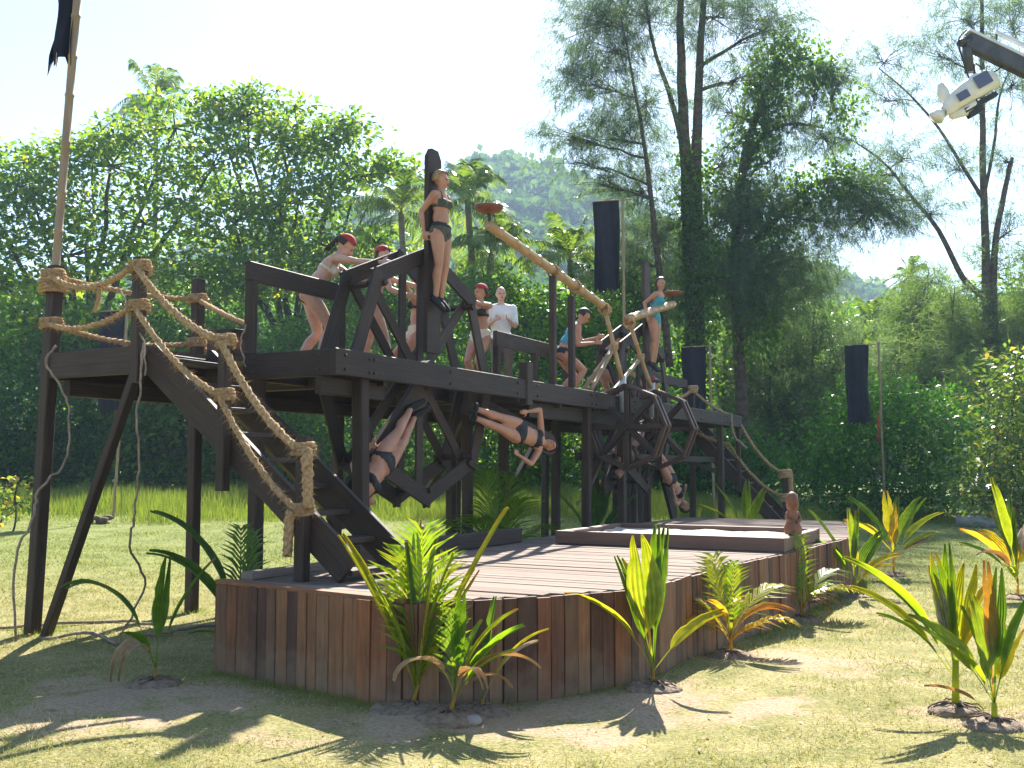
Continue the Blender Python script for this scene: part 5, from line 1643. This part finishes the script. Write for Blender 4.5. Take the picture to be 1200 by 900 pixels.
    if hair:
        shell("hair", M[hair], 1.06, lambda q: q.z > (-.55 if q.y < .1 else .35 + .2 * q.y) and not (q.y > .55 and q.z < .5), .05, 3)
        if tail:
            rgl = random.Random(9)
            h_ = MB()
            dn = (-ZV * .75 - face * .5).normalized()
            for i in range(26):
                a = hc - face * .085 * k + hr * rgl.uniform(-.04, .04) + hup * rgl.uniform(-.03, .05)
                l = rgl.uniform(.10, .24) * k
                m_ = a - face * .05 * k + dn * l * .5 + Vector((rgl.uniform(-.02, .02),) * 3)
                h_.tube(curve(a, m_, a + dn * l + Vector((rgl.uniform(-.04, .04), rgl.uniform(-.04, .04), 0)), 5), [.013, .014, .012, .009, .003], 5)
            h_.build("ponytail", M[hair], root, True)
    if band:
        shell("bandana", M[band], 1.10, lambda q: q.z > (.12 + .12 * q.y), .012, 5)
        kb = MB(); kb.ball(hc - face * .10 * k + hup * .01, .02, .02, .018); kb.tube([hc - face * .10 * k, hc - face * .13 * k - ZV * .06], [.014, .02], 6); kb.build("bandana_knot", M[band], root, True)
    if hoop:
        pass
    BODIES.append(dict(root=root, body=body, k=k, pelvis=pelvis, right=right, fwd=fwd, up=up, chest=chest, cr=cr, cf=cf, cup=cup, mid=mid, neck=neck, feet=foot_seg, arms=arm_seg,
                       top=top, bottom=bottom, shoes=shoes, belt=belt, full=full, shirt=shirt, necktop=necktop))
    return root

def dress_people():
    """freeze the skinned bodies and grow the clothes as a thin layer over them"""
    dg = bpy.context.evaluated_depsgraph_get()
    dg.update()
    for b in BODIES:
        o = b['body']
        me = bpy.data.meshes.new_from_object(o.evaluated_get(dg))
        me.name = "body"
        o.modifiers.clear()
        o.data = me
        if len(me.materials) == 0: me.materials.append(o.active_material)
        me.polygons.foreach_set("use_smooth", np.ones(len(me.polygons), bool))
        n = len(me.vertices)
        co = np.empty(n * 3, np.float32); me.vertices.foreach_get("co", co); co = co.reshape(-1, 3)
        no = np.empty(n * 3, np.float32); me.vertices.foreach_get("normal", no); no = no.reshape(-1, 3)
        Wc = co + np.array(b['root'].location)
        k = b['k']
        def fr(c, r, f, u):
            d = Wc - np.array(c)
            return d @ np.array(r) / k, d @ np.array(f) / k, d @ np.array(u) / k
        pr, pf, pu = fr(b['pelvis'], b['right'], b['fwd'], b['up'])
        qr, qf, qu = fr(b['chest'], b['cr'], b['cf'], b['cup'])
        def near_seg(a, c):
            a = np.array(a); c = np.array(c); d = c - a
            t = np.clip(((Wc - a) @ d) / (d @ d), 0, 1)
            return np.linalg.norm(Wc - a - t[:, None] * d, axis=1) / k, t
        arm = np.full(n, 9.0)
        for (s_, e_, w_) in b['arms']:
            for p, q in ((s_.lerp(e_, .35), e_), (e_, w_), (w_, w_ + (w_ - e_).normalized() * .18 * k)):
                arm = np.minimum(arm, near_seg(p, q)[0])
        noarm = arm > .062
        faces = [tuple(p.vertices) for p in me.polygons]
        fa = np.array([f if len(f) == 4 else f + (f[-1],) for f in faces])
        def layer(name, mask, mat, off):
            fm = mask[fa].all(1)
            if fm.sum() < 6: return
            used = np.unique(fa[fm]); mp = -np.ones(n, int); mp[used] = np.arange(len(used))
            V = co[used] + no[used] * off
            F = [tuple(dict.fromkeys(mp[f])) for f in fa[fm]]
            m2 = bpy.data.meshes.new(name); m2.from_pydata([tuple(map(float, v)) for v in V], [], [tuple(map(int, f)) for f in F]); m2.update()
            oo = obj(name, m2, mat, b['root'], Matrix.Translation(b['root'].location), True)
            s = oo.modifiers.new("thickness", 'SOLIDIFY'); s.thickness = max(.004, off * .9); s.offset = -1
        tors = (np.abs(qr) < .17) & (np.abs(qf) < .2) & noarm
        if b['bottom']:
            lim = -.15 + np.clip(np.abs(pr) - .02, 0, 1) * .95
            lim = np.where(pf < 0, np.minimum(lim, -.10 + .25 * np.abs(pr)), lim)
            layer("bikini_bottom", (pu > lim) & (pu < .045) & (np.abs(pr) < .2) & noarm & (np.abs(pf) < .22), M[b['bottom']], .006)
        if b['belt']:
            layer("belt", (pu > .02) & (pu < .075) & (np.abs(pr) < .2) & noarm & (np.abs(pf) < .2), M[b['belt']], .014)
        if b['top']:
            layer("bikini_top", (qu > -.045) & (qu < np.where(qf > .03, .065, .0)) & tors, M[b['top']], .006)
            layer("straps", (np.abs(np.abs(qr) - .075) < .013) & (qu > .04) & (qu < .16) & tors, M[b['top']], .006)
        if b['full']:
            lim = -.15 + np.clip(np.abs(pr) - .02, 0, 1) * .95
            layer("swimsuit", (pu > lim) & (qu < .09) & tors & (np.abs(pf) < .22), M[b['full']], .006)
        if b['necktop']:
            layer("vest_top", (qu > -.20) & (qu < .12) & tors, M[b['necktop']], .01)
        if b['shirt']:
            up_arm = np.full(n, 9.0)
            for (s_, e_, w_) in b['arms']:
                up_arm = np.minimum(up_arm, near_seg(s_, s_.lerp(e_, .8))[0])
            layer("shirt", (((np.abs(qr) < .22) & (pu > -.06) & (qu < .155) & (np.abs(qf) < .25) & (arm > .055)) | (up_arm < .062)), M[b['shirt']], .016)
            layer("trousers", (pu < -.045) & (arm > .06) & (pu > -.86), M['trouser'], .014)
        if b['shoes']:
            for (an, he, tp) in b['feet']:
                d1, _ = near_seg(he, tp); d2, _ = near_seg(an + (an - tp) * 0, an)
                layer("shoe", (d1 < .062) | (d2 < .05), M[b['shoes']], .009)

def strapped(label, s0, ang, n, H, r_feet, face=None, hands_off=None, up=None, pelv=None, **kw):
    c = S(s0, WV, WZ)
    rad = (Wp(s0, 1, ang, 0) - c).normalized() if up is None else Vector(up).normalized()
    k = H / 1.65
    pel = Wp(s0, r_feet + .90 * k, ang, n) if pelv is None else Vector(pelv)
    right = N.cross(rad).normalized()
    feet = [pel + right * sg * .06 * k - rad * .845 * k - N * .03 for sg in (-1, 1)]
    ho = hands_off or ((-.19, -.10, -.02), (.19, -.10, -.02))
    hands = [pel + right * a * k + N * f * k + rad * u * k for a, f, u in ho]
    return person(label, pel, rad, N, H, feet=feet, hands=hands, face=face, toe=(N * .75 - rad * .65), **kw)

XR = Vector((1, 0, 0)); YB = Vector((0, 1, 0))
strapped("woman in dark patterned bikini and belt strapped upright at the top of the first wheel", W1, 90, .37, 1.50, .82, face=(XR * .95 - YB * .12),
         hands_off=((-.17, -.14, -.02), (.17, -.14, -.02)), elbow=-N, skin='tan', top='grey', bottom='grey', belt='black', shoes='black', hair='hair_l', band=None)
strapped("woman in black bikini strapped head down on the first wheel behind the front post", W1, 222, .37, 1.55, .62, face=N + ZV * -.2, elbow=-N, skin='tan', top='black', bottom='black', shoes='black', hair='hair_l')
p3 = pix(609, 506, 12.5); h3 = pix(652, 521, 13.0); f3 = pix(566, 483, 11.95)
ax3 = (h3 - f3).normalized()
rt3 = (N.cross(ax3)).normalized()
strapped("woman in grey bikini lying sideways on the first wheel below the beam", W1, 338, .5, 1.56, .7, up=ax3, pelv=p3, face=N * .9 + ZV * .1,
         hands_off=((-.32, .02, .02), (.30, .04, .06)), elbow=[-rt3 + N * .2, rt3 + N * .2], skin='tan', top='black', bottom='black', shoes='black', hair='hair_d')
strapped("woman in turquoise swimsuit strapped upright at the top of the second wheel", W2, 90, .40, 1.55, .72, face=(XR * .5 - YB * .8), cup=ZV + XR * .30 - YB * .15, hup=ZV + XR * .1, elbow=-N, skin='tan', full='turq', shoes='black', hair='hair_d',
         hands_off=((-.22, -.05, .02), (.22, -.05, .02)))
q3 = Wp(W2, 1.45, 300, .42)
rr3 = (Wp(W2, 1, 300, 0) - S(W2, WV, WZ)).normalized(); rr3 = (rr3 * .9 + XR * .25).normalized()
rt = N.cross(rr3).normalized()
strapped("person in black bikini hanging upside down below the second hand wheel", W2, 300, .42, 1.55, .6, up=rr3, pelv=q3, face=N * .9 + XR * .3, hands_off=((-.2, .05, .14), (.26, .06, .38)),
         elbow=[-rt + N * .3, rt + N * .2], skin='tan', top='black', bottom='black', shoes='black', hair='hair_d')
strapped("person in dark clothing strapped head down on the second wheel behind the front posts", W2, 213, .40, 1.6, .6, face=N, elbow=-N, skin='brown', necktop='black', bottom='black', shoes='black', hair='hair_d')

def standing(label, pel, fwd, head_at=None, feet_dx=(-.1, .1), feet_f=(0.0, 0.0), deckz=DZ, **kw):
    pel = Vector(pel); fwd = Vector(fwd).normalized()
    rt = fwd.cross(ZV).normalized()
    feet = [Vector((pel.x, pel.y, deckz + .075)) + rt * dx + fwd * ff for dx, ff in zip(feet_dx, feet_f)]
    if head_at is not None:
        kw['cup'] = Vector(head_at) - pel
    return person(label, pel, kw.pop('up', ZV), fwd, feet=feet, **kw)

# women pushing the first wheel
f = Vector((.97, .22, 0))
standing("woman in red bandana and white bikini top leaning hard on the first wheel's rim", pix(366, 343, 11.2), f, head_at=pix(404, 294, 11.3), feet_f=(-.18, .06), up=(ZV + f * .35),
         hup=(ZV * .8 + f * .6), face=f - ZV * .1, hands=[pix(438, 334, 10.95), pix(462, 309, 10.95)], elbow=[-ZV + YB * .3, -ZV - YB * .3],
         H=1.74, skin='fair', top='cream', bottom='black', band='bandana', hair='hair_d', tail=True, knee=f)
standing("woman in red bandana pushing the first wheel, half hidden behind its rim", pix(437, 356, 12.15), f, head_at=pix(455, 300, 12.2), feet_f=(-.12, .25), up=(ZV + f * .15),
         hup=ZV, face=XR * .8 - YB * .5, hands=[pix(492, 336, 12.1), pix(476, 345, 11.9)], elbow=-ZV, H=1.62, skin='fair', top='cream', bottom='black', band='bandana', hair='hair_d', knee=f)
standing("woman standing upright behind the first wheel's backboard with arms on the rim", pix(490, 386, 12.9), Vector((-.6, -.5, 0)), H=1.64, hands=[pix(478, 338, 12.4), pix(505, 332, 12.5)], elbow=-ZV,
         skin='tan', top='black', bottom='cream', hair='hair_d', face=Vector((-.8, -.4, 0)))
standing("woman in red bandana and cream shorts facing the first wheel from its far side", pix(563, 393, 14.4), Vector((-.5, -.8, 0)), H=1.64, hands=[pix(541, 348, 13.6), pix(553, 385, 13.8)], elbow=[-ZV - XR, -ZV],
         skin='tan', top='black', bottom='cream', band='bandana', hair='hair_d', face=Vector((-.75, -.6, 0)), belt='cream')
mp = pix(587, 400, 15.6); mp.z = DZ + .95
standing("bald man in a white shirt standing with arms folded behind the first wheel", mp, Vector((.25, -.9, 0)), H=1.74, woman=False, hands=[mp + Vector((.12, -.24, .24)), mp + Vector((-.10, -.24, .22))],
         elbow=[Vector((.35, .3, -1)), Vector((-.35, .3, -1))], skin='fair', shirt='white', face=Vector((.2, -.9, 0)))
standing("woman in turquoise top bending over behind the platform rail", pix(660, 412, 15.9), f, head_at=pix(680, 378, 15.9), feet_f=(-.1, .1), up=(ZV + f * .3), hup=(ZV * .75 + f * .6), face=f - ZV * .25,
         hands=[pix(699, 396, 15.9), pix(696, 402, 15.7)], elbow=-ZV, H=1.74, skin='tan', necktop='turq', bottom='black', hair='hair_d', band=None, knee=f)
standing("woman pushing the second wheel, framed by its dark rim boards", pix(706, 432, 18.6), f, head_at=pix(722, 397, 18.6), feet_f=(-.15, .1), up=(ZV + f * .2), hup=(ZV + f * .4), face=XR,
         hands=[pix(742, 390, 18.3), pix(738, 402, 18.6)], elbow=-ZV, H=1.6, skin='tan', top='black', bottom='black', hair='hair_d', knee=f)
standing("person in red bandana stooping behind the second bamboo tripod", pix(764, 448, 19.6), -f, head_at=pix(756, 436, 19.3), feet_f=(-.2, .1), up=(ZV + f * -.5), hup=ZV - f * .3, face=-f - YB * .3,
         hands=[pix(744, 442, 19.2), pix(745, 448, 19.4)], elbow=-ZV, H=1.58, skin='tan', necktop='bandana', bottom='black', band='bandana', hair='hair_d', knee=-f)
dress_people()

# ------------------------------------------------------------------ young coconut palms planted round the deck
def broad_leaf(base, az, elev, L, Wd, rg, split=.55, droop=.5, pet=.25, tint=.45, pleat=9, spread=.5, roll=0.0):
    """undivided seedling leaf: long stalk, pleated blade that forks into two lobes"""
    dh = np.array([math.cos(az), math.sin(az), 0.0]); up = np.array([0, 0, 1.0])
    side0 = np.cross(dh, up)
    n = 18
    t = np.linspace(0, 1, n)
    a = elev - droop * t ** 1.6
    st = L / (n - 1)
    C = [np.array(base, float)]
    for i in range(n - 1):
        C.append(C[-1] + st * (dh * math.cos(a[i]) + up * math.sin(a[i])))
    C = np.array(C)
    V, F, T = [], [], []
    m = pleat
    tear = rg.random(17) ** 2
    brown = rg.uniform(.93, 1.3)
    for sg in (-1, 1):
        rows = []
        for i in range(n):
            tt = t[i]
            nrm = -dh * math.sin(a[i]) + up * math.cos(a[i])
            sd = side0 * math.cos(roll) + nrm * math.sin(roll); nr = nrm * math.cos(roll) - side0 * math.sin(roll)
            x = max(0.0, (tt - pet) / (1 - pet))
            w = Wd * (math.sin(math.pi * min(1, x ** .75 * .97 + .02)) ** .8 if x > 0 else .0) + .006 * (L / .8)
            inner = max(0, x - split) * spread * Wd * 1.9
            wout = w * (1 - (.22 * tear[(i * 3 + (sg > 0)) % 17] if x > .35 else 0)) + inner
            row = []
            for j in range(m + 1):
                u = j / m
                off = inner + (wout - inner) * u
                h = .32 * off + (.010 * (L / .8) if j % 2 else 0) * min(1, x * 6) * (1 if 0 < j < m else .3)
                row.append(C[i] + sd * sg * off + nr * h)
            rows.append(row)
        b = len(V)
        for r_ in rows: V += r_
        for i in range(n - 1):
            for j in range(m):
                q = b + i * (m + 1) + j
                F.append((q, q + 1, q + m + 2, q + m + 1) if sg > 0 else (q, q + m + 1, q + m + 2, q + 1))
                T.append(np.clip(tint + .1 * (j / m) + rg.normal() * .03 + .25 * max(0, t[i] - .85) / .15 * rg.random(), 0, 1) if t[i] + .04 * (j % 3) < brown else 1.0)
    return np.array(V), F, np.array(T)

def stalk(path, r0, r1, name, mat, root):
    mb = MB(); mb.tube(path, np.linspace(r0, r1, len(path)), 8)
    me_o = mb.build(name, mat, root, True)
    a = me_o.data.attributes.new("tint", 'FLOAT', 'FACE')
    a.data.foreach_set("value", np.full(len(me_o.data.polygons), .93 if r0 < .019 else .6, np.float32))

def young_palm(label, x, y, fr, seed, lean=(0, 0), h=.12, husk=True, sc=1.0, extra=0, stem=None, grp="young coconut palms planted round the deck"):
    """fr: list of (kind, azimuth deg, elevation deg, length, width, tint, droop)"""
    rg = np.random.default_rng(seed)
    z = gz(x, y)
    base = Vector((x, y, z))
    root = thing("young_palm", base, label, "young palm", grp)
    top = Vector((x + lean[0], y + lean[1], z + h))
    if husk:
        mb = MB(); mb.ball(base + ZV * -.01, .20 * sc, .17 * sc, .055, None, 22, 12)
        mb.v = [(p[0] + rg.normal() * .008, p[1] + rg.normal() * .008, p[2] + rg.normal() * .007) for p in mb.v]
        mb.build("soil_mound", M['soil'], root, True)
        mb = MB()
        for i in range(6):
            mb.ball(base + Vector((rg.uniform(-.07, .07), rg.uniform(-.06, .06), rg.uniform(-.015, .015))), rg.uniform(.03, .06), rg.uniform(.03, .06), rg.uniform(.015, .03), nu=8, nv=5)
        for i in range(26):
            a_ = rg.uniform(0, 6.28); r_ = rg.uniform(.04, .17)
            e_ = base + Vector((math.cos(a_) * r_, math.sin(a_) * r_, rg.uniform(0, .03)))
            mb.tube(wobble(curve(base + Vector((math.cos(a_) * .02, math.sin(a_) * .02, .05)), base.lerp(e_, .6) + ZV * rg.uniform(.02, .07), e_, 5), .008), [.008, .007, .006, .005, .003], 5)
        mb.build("husk", M['husk'], root, True)
    stalk([base - ZV * .03, base.lerp(top, .5), top], .017 if stem is None else stem, .011 if stem is None else stem * .8, "stem", M['young'], root)
    fr = list(fr)
    for i in range(extra):
        k_ = fr[i % len(fr)]
        fr.append((k_[0], k_[1] + rg.uniform(-50, 50), min(86, k_[2] + rg.uniform(-8, 12)), k_[3] * rg.uniform(.6, .95), k_[4] * rg.uniform(.6, .9), float(np.clip(k_[5] + rg.uniform(-.15, .2), 0, 1)), k_[6] + rg.uniform(-.1, .3)))
    for kind, az, el, L, Wd, tint, droop in fr:
        L *= sc
        if kind[0] == 'p': Wd *= 1.9
        azr = math.radians(az); elr = math.radians(el)
        st = base.lerp(top, rg.uniform(.5, 1.0))
        mat = M['drypalm'] if kind.endswith('d') else M['young']
        if kind[0] == 'b':
            V, F, T = broad_leaf(st, azr, elr, L, Wd, rg, droop=droop, tint=tint, pet=.30 if kind[1:2] != 's' else .12, roll=rg.uniform(-.4, .4))
        elif kind[0] == 'w':     # closed spear-like leaf
            V, F, T = broad_leaf(st, azr, elr, L, Wd * .74, rg, droop=droop + .08, tint=tint, pet=.33, split=.62, spread=.28, pleat=7, roll=rg.uniform(-.7, .7))
        else:                    # feathered frond
            V, F, T = frond_mesh(np.array(st), azr, elr, L, rg, nleaf=max(13, int(L * 17)), lw=.024, droop=droop, leaflen=Wd, hang=.3, fw=1.25)
            T = np.clip(tint + (T - .5) * .35, 0, 1)
        soup_mixed("frond", V, F, T, mat, root, base)
    return root
yp = young_palm
def at(px, py):
    d = CAMZ * FPX / (py - 547.0)
    return (px - 600) / FPX * d, d
# azimuth: 0 = right, 90 = away, 180 = left, 270 = towards the camera
x, y = at(484, 826)
yp("tall bright young palm clump with feathery and yellowing fronds before the deck corner", x, y,
   [('b', 168, 66, .82, .055, .62, .25), ('b', 30, 62, .95, .05, .60, .15), ('p', 80, 84, .85, .55, .45, .2), ('p', 120, 78, .80, .55, .50, .3), ('p', 40, 76, .78, .5, .5, .35), ('w', 95, 82, .78, .05, .42, .1),
    ('w', 60, 80, .74, .05, .45, .1), ('p', 150, 72, .62, .5, .55, .4), ('w', 130, 85, .7, .045, .35, .1), ('p', 20, 68, .6, .5, .55, .5), ('w', 350, 80, .66, .04, .5, .2)], 301, sc=1.4, extra=5, h=.16, lean=(.05, 0))
x, y = at(528, 838)
yp("young palm with brown drooping dead leaves against the deck skirt", x, y,
   [('bd', 345, 58, .62, .055, .35, 1.9), ('bd', 215, 70, .55, .045, .6, 2.6), ('b', 350, 62, .62, .06, .3, .75), ('w', 70, 82, .62, .06, .2, .1), ('b', 20, 70, .66, .055, .55, .9), ('p', 100, 80, .6, .45, .4, .3), ('bd', 300, 66, .5, .04, .5, 2.4), ('w', 30, 75, .5, .07, .25, .3)], 302, sc=1.1, extra=3, h=.15, lean=(.04, 0))
x, y = at(566, 828)
yp("small young palm with a grey crumpled leaf beside the brown leaved one", x, y, [('w', 60, 80, .62, .06, .22, .15), ('wd', 20, 62, .5, .06, .95, .9), ('b', 10, 66, .6, .04, .65, 1.0)], 303, sc=1.1, h=.08, husk=True)
x, y = at(762, 806)
yp("young palm with two bright broad leaves and two arching yellow ones at the deck's curve", x, y,
   [('w', 112, 80, .92, .17, .55, .05), ('w', 62, 74, 1.0, .10, .18, .05), ('w', 72, 76, 1.04, .10, .25, .0), ('b', 178, 62, .82, .055, .66, 1.1), ('b', 8, 52, .66, .06, .64, .75), ('w', 140, 74, .85, .06, .35, .15), ('w', 200, 84, .45, .05, .8, .1)], 304, sc=1.05, extra=1, h=.14, lean=(.0, 0))
x, y = at(852, 768)
yp("young palm with orange tipped feathery fronds along the deck side", x, y,
   [('p', 150, 54, .82, .6, .66, .5), ('p', 100, 64, .8, .6, .55, .3), ('p', 35, 46, .85, .6, .62, .6), ('p', 10, 36, .7, .55, .8, .7), ('p', 195, 42, .62, .5, .85, .8), ('b', 330, 62, .55, .06, .95, 1.6), ('bd', 345, 50, .55, .05, .2, 1.5), ('p', 70, 68, .66, .5, .5, .2), ('b', 220, 74, .45, .035, .88, 1.3)], 305, sc=1.1, extra=5, h=.2)
x, y = at(934, 722)
yp("young palm with green feathery fronds and one red dead frond along the deck side", x, y,
   [('p', 160, 50, .85, .6, .35, .5), ('p', 110, 62, .9, .6, .4, .3), ('p', 40, 46, .95, .6, .4, .6), ('p', 12, 35, .85, .6, .62, .7), ('pd', 350, 35, .6, .5, .05, 1.1), ('bd', 5, 40, .62, .05, .35, 1.0), ('p', 75, 68, .8, .5, .45, .2), ('w', 190, 55, .6, .03, .8, .9)], 306, sc=1.05, extra=5, h=.22)
x, y = at(996, 700)
yp("young palm with upright broad leaves at the deck's far side", x, y, [('b', 150, 66, 1.0, .07, .4, .4), ('w', 85, 80, .95, .09, .5, .1), ('b', 30, 62, .9, .09, .25, .7), ('b', 350, 55, .7, .08, .7, 1.0), ('w', 60, 76, .9, .08, .2, .2), ('b', 200, 60, .85, .05, .35, .9), ('wd', 20, 55, .6, .1, .8, 1.2)], 307, extra=4, h=.2)
x, y = at(1042, 672)
yp("young palm with spreading pale leaves beyond the deck", x, y, [('b', 30, 60, 1.1, .10, .4, .6), ('b', 15, 50, 1.1, .10, .55, .7), ('b', 150, 64, 1.05, .10, .3, .6), ('w', 85, 78, 1.0, .12, .7, .2), ('b', 180, 50, .9, .09, .75, .9), ('bd', 340, 36, .6, .06, .1, .4), ('w', 60, 68, 1.1, .08, .3, .3)], 308, extra=4, h=.35)
x, y = at(1108, 832)
yp("tall young palm with a thick stem on the sandy mound", x, y, [('b', 172, 60, 1.15, .075, .45, .75), ('w', 100, 80, .95, .08, .4, .1), ('w', 70, 76, 1.05, .07, .35, .15), ('b', 50, 66, .95, .08, .6, .35), ('b', 160, 64, .85, .05, .4, .5), ('wd', 110, 80, .8, .06, .98, .2), ('w', 20, 70, .55, .04, .75, .8), ('b', 185, 58, .8, .035, .4, .9)], 309, sc=.86, extra=4, stem=.026, h=.32, lean=(.01, 0))
x, y = at(1152, 846)
yp("young palm with broad folded leaves beside the thick stemmed one", x, y, [('b', 140, 60, .75, .085, .42, .9), ('w', 95, 76, .72, .12, .48, .2), ('w', 55, 70, .95, .075, .15, .1), ('w', 68, 72, .98, .07, .98, .1), ('b', 40, 60, .62, .05, .65, .7), ('bd', 165, 35, .45, .04, .3, .8), ('w', 35, 62, .85, .06, .2, .4)], 310, sc=.95, extra=3, stem=.02, h=.14)
x, y = at(1185, 700)
yp("young palm with a vivid yellow leaf at the lawn's right edge", x, y, [('w', 130, 80, 1.25, .085, .5, .05), ('w', 110, 74, 1.0, .07, .45, .1), ('w', 150, 62, .9, .13, .86, .8), ('b', 60, 60, .9, .1, .8, .7), ('wd', 50, 64, .95, .09, .98, .8), ('b', 170, 50, .8, .06, .35, .8), ('bd', 200, 60, .75, .05, .2, 1.6), ('w', 70, 70, 1.2, .05, .2, .2), ('b', 230, 50, .6, .06, .55, 1.0)], 311, extra=4, h=.25)
# shaded plants at the near stair
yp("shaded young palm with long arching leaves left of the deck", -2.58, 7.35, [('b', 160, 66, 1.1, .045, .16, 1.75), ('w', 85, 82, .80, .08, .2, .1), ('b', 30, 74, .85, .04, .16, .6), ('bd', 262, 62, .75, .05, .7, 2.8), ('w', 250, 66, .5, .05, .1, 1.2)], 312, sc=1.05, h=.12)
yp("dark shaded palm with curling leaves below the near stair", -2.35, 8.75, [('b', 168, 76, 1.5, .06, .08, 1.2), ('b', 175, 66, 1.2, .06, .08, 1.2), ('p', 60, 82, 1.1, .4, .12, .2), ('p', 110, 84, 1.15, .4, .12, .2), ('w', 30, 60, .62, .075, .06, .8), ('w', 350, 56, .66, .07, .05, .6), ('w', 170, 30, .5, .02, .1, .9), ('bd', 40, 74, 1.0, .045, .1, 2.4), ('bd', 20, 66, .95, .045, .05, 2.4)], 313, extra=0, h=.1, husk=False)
# plants behind and under the platform
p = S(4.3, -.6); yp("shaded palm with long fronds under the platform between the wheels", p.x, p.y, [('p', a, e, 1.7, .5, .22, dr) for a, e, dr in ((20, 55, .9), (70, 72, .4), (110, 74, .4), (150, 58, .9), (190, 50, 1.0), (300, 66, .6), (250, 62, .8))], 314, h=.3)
p = S(3.0, -.3); yp("feathery palm behind the back kerb near the first wheel", p.x, p.y, [('p', a, e, 1.1, .4, .3, dr) for a, e, dr in ((30, 60, .8), (130, 60, .7), (345, 46, .9))], 315, h=.2)
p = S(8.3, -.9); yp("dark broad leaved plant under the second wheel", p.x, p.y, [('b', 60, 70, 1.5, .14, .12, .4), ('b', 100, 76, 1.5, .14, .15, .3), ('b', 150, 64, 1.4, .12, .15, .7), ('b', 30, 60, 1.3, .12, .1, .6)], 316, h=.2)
p = S(12.5, .55); yp("bright leaved young palm below the far stair", p.x, p.y, [('w', 130, 62, 1.35, .14, .5, .3), ('b', 150, 44, 1.2, .12, .55, .7), ('w', 70, 74, 1.2, .13, .4, .1), ('w', 40, 62, 1.2, .12, .45, .3), ('b', 175, 32, 1.0, .11, .6, .7)], 317, h=.2)

# loose leaf litter and stones on the sand
rgx = np.random.default_rng(77)
n = 900
X = rgx.uniform(-5, 5, n); Y = 4.8 + 5.5 * rgx.random(n) ** 1.4
kk = ~in_deck(X, Y); X, Y = X[kk], Y[kk]; n = len(X)
P_ = np.stack([X, Y, ground_z(X, Y) + .012], 1)
V_, F_ = leaves(P_, np.stack([rgx.normal(size=n), rgx.normal(size=n), rgx.normal(size=n) * .25], 1), rgx.uniform(.015, .06, n) * (1 + (rgx.random(n) > .93)), rgx.uniform(.006, .022, n), rgx, up=2)
tag(soup("leaf_litter", V_, F_, rgx.random(n), M['drypalm']), "scattered dry leaf bits on the lawn", "leaf litter", kind="stuff")
# grass and weeds growing against the deck and round the posts
Pt = []
for i in range(5200):
    t_ = rgx.uniform(0, cum[-1]); q_ = along(t_); q2 = along(min(t_ + .02, cum[-1]))
    if 2.2 < t_ < 6.4 and rgx.random() > .22: continue
    dv = (q2 - q_).normalized(); ov = Vector((dv.y, -dv.x, 0))
    r_ = abs(rgx.normal()) * .09 + .02
    Pt.append((q_.x + ov.x * r_, q_.y + ov.y * r_))
for (s_, v_) in ((-.95, -2.6), (.9, -2.6), (.53, -.03), (-.85, -2.75)):
    b_ = S(s_, v_)
    for i in range(260):
        Pt.append((b_.x + rgx.normal() * .13, b_.y + rgx.normal() * .13))
Pt = np.array(Pt); n = len(Pt)
Pg = np.stack([Pt[:, 0], Pt[:, 1], ground_z(Pt[:, 0], Pt[:, 1]) - .005], 1)
Vg, Fg = blades(Pg, np.stack([rgx.normal(size=n) * .5, rgx.normal(size=n) * .5, np.ones(n)], 1), rgx.uniform(.03, .11, n), rgx.uniform(.004, .008, n), rgx, droop=.15)
tag(soup("weeds", Vg, Fg, np.clip(rgx.normal(.45, .25, n), 0, 1), M['tall']), "weeds growing along the foot of the plank skirt", "weeds", kind="stuff")
st = at(556, 842)
mb = MB(); mb.ball(Vector((st[0], st[1], gz(*st) + .025)), .055, .045, .035, nu=12, nv=8)
tag(mb.build("stone", M['log'], None, True, at=(st[0], st[1], 0)), "small pale stone beside the brown leaved young palm", "stone")

# ------------------------------------------------------------------ air
def haze():
    m = bpy.data.materials.new("haze")
    m.use_nodes = True
    nt = m.node_tree; nt.nodes.clear()
    out = nt.nodes.new("ShaderNodeOutputMaterial")
    v = nt.nodes.new("ShaderNodeVolumePrincipled")
    v.inputs["Color"].default_value = (0.55, 0.76, 1.0, 1)
    v.inputs["Density"].default_value = 0.00055
    v.inputs["Anisotropy"].default_value = 0.2
    nt.links.new(v.outputs[0], out.inputs["Volume"])
    mb = MB(); mb.box((0, 150, 74), 2900, 2900, 152)
    o = mb.build("haze", m)
    tag(o, "thin bluish haze in the air", "haze", kind="stuff")
haze()
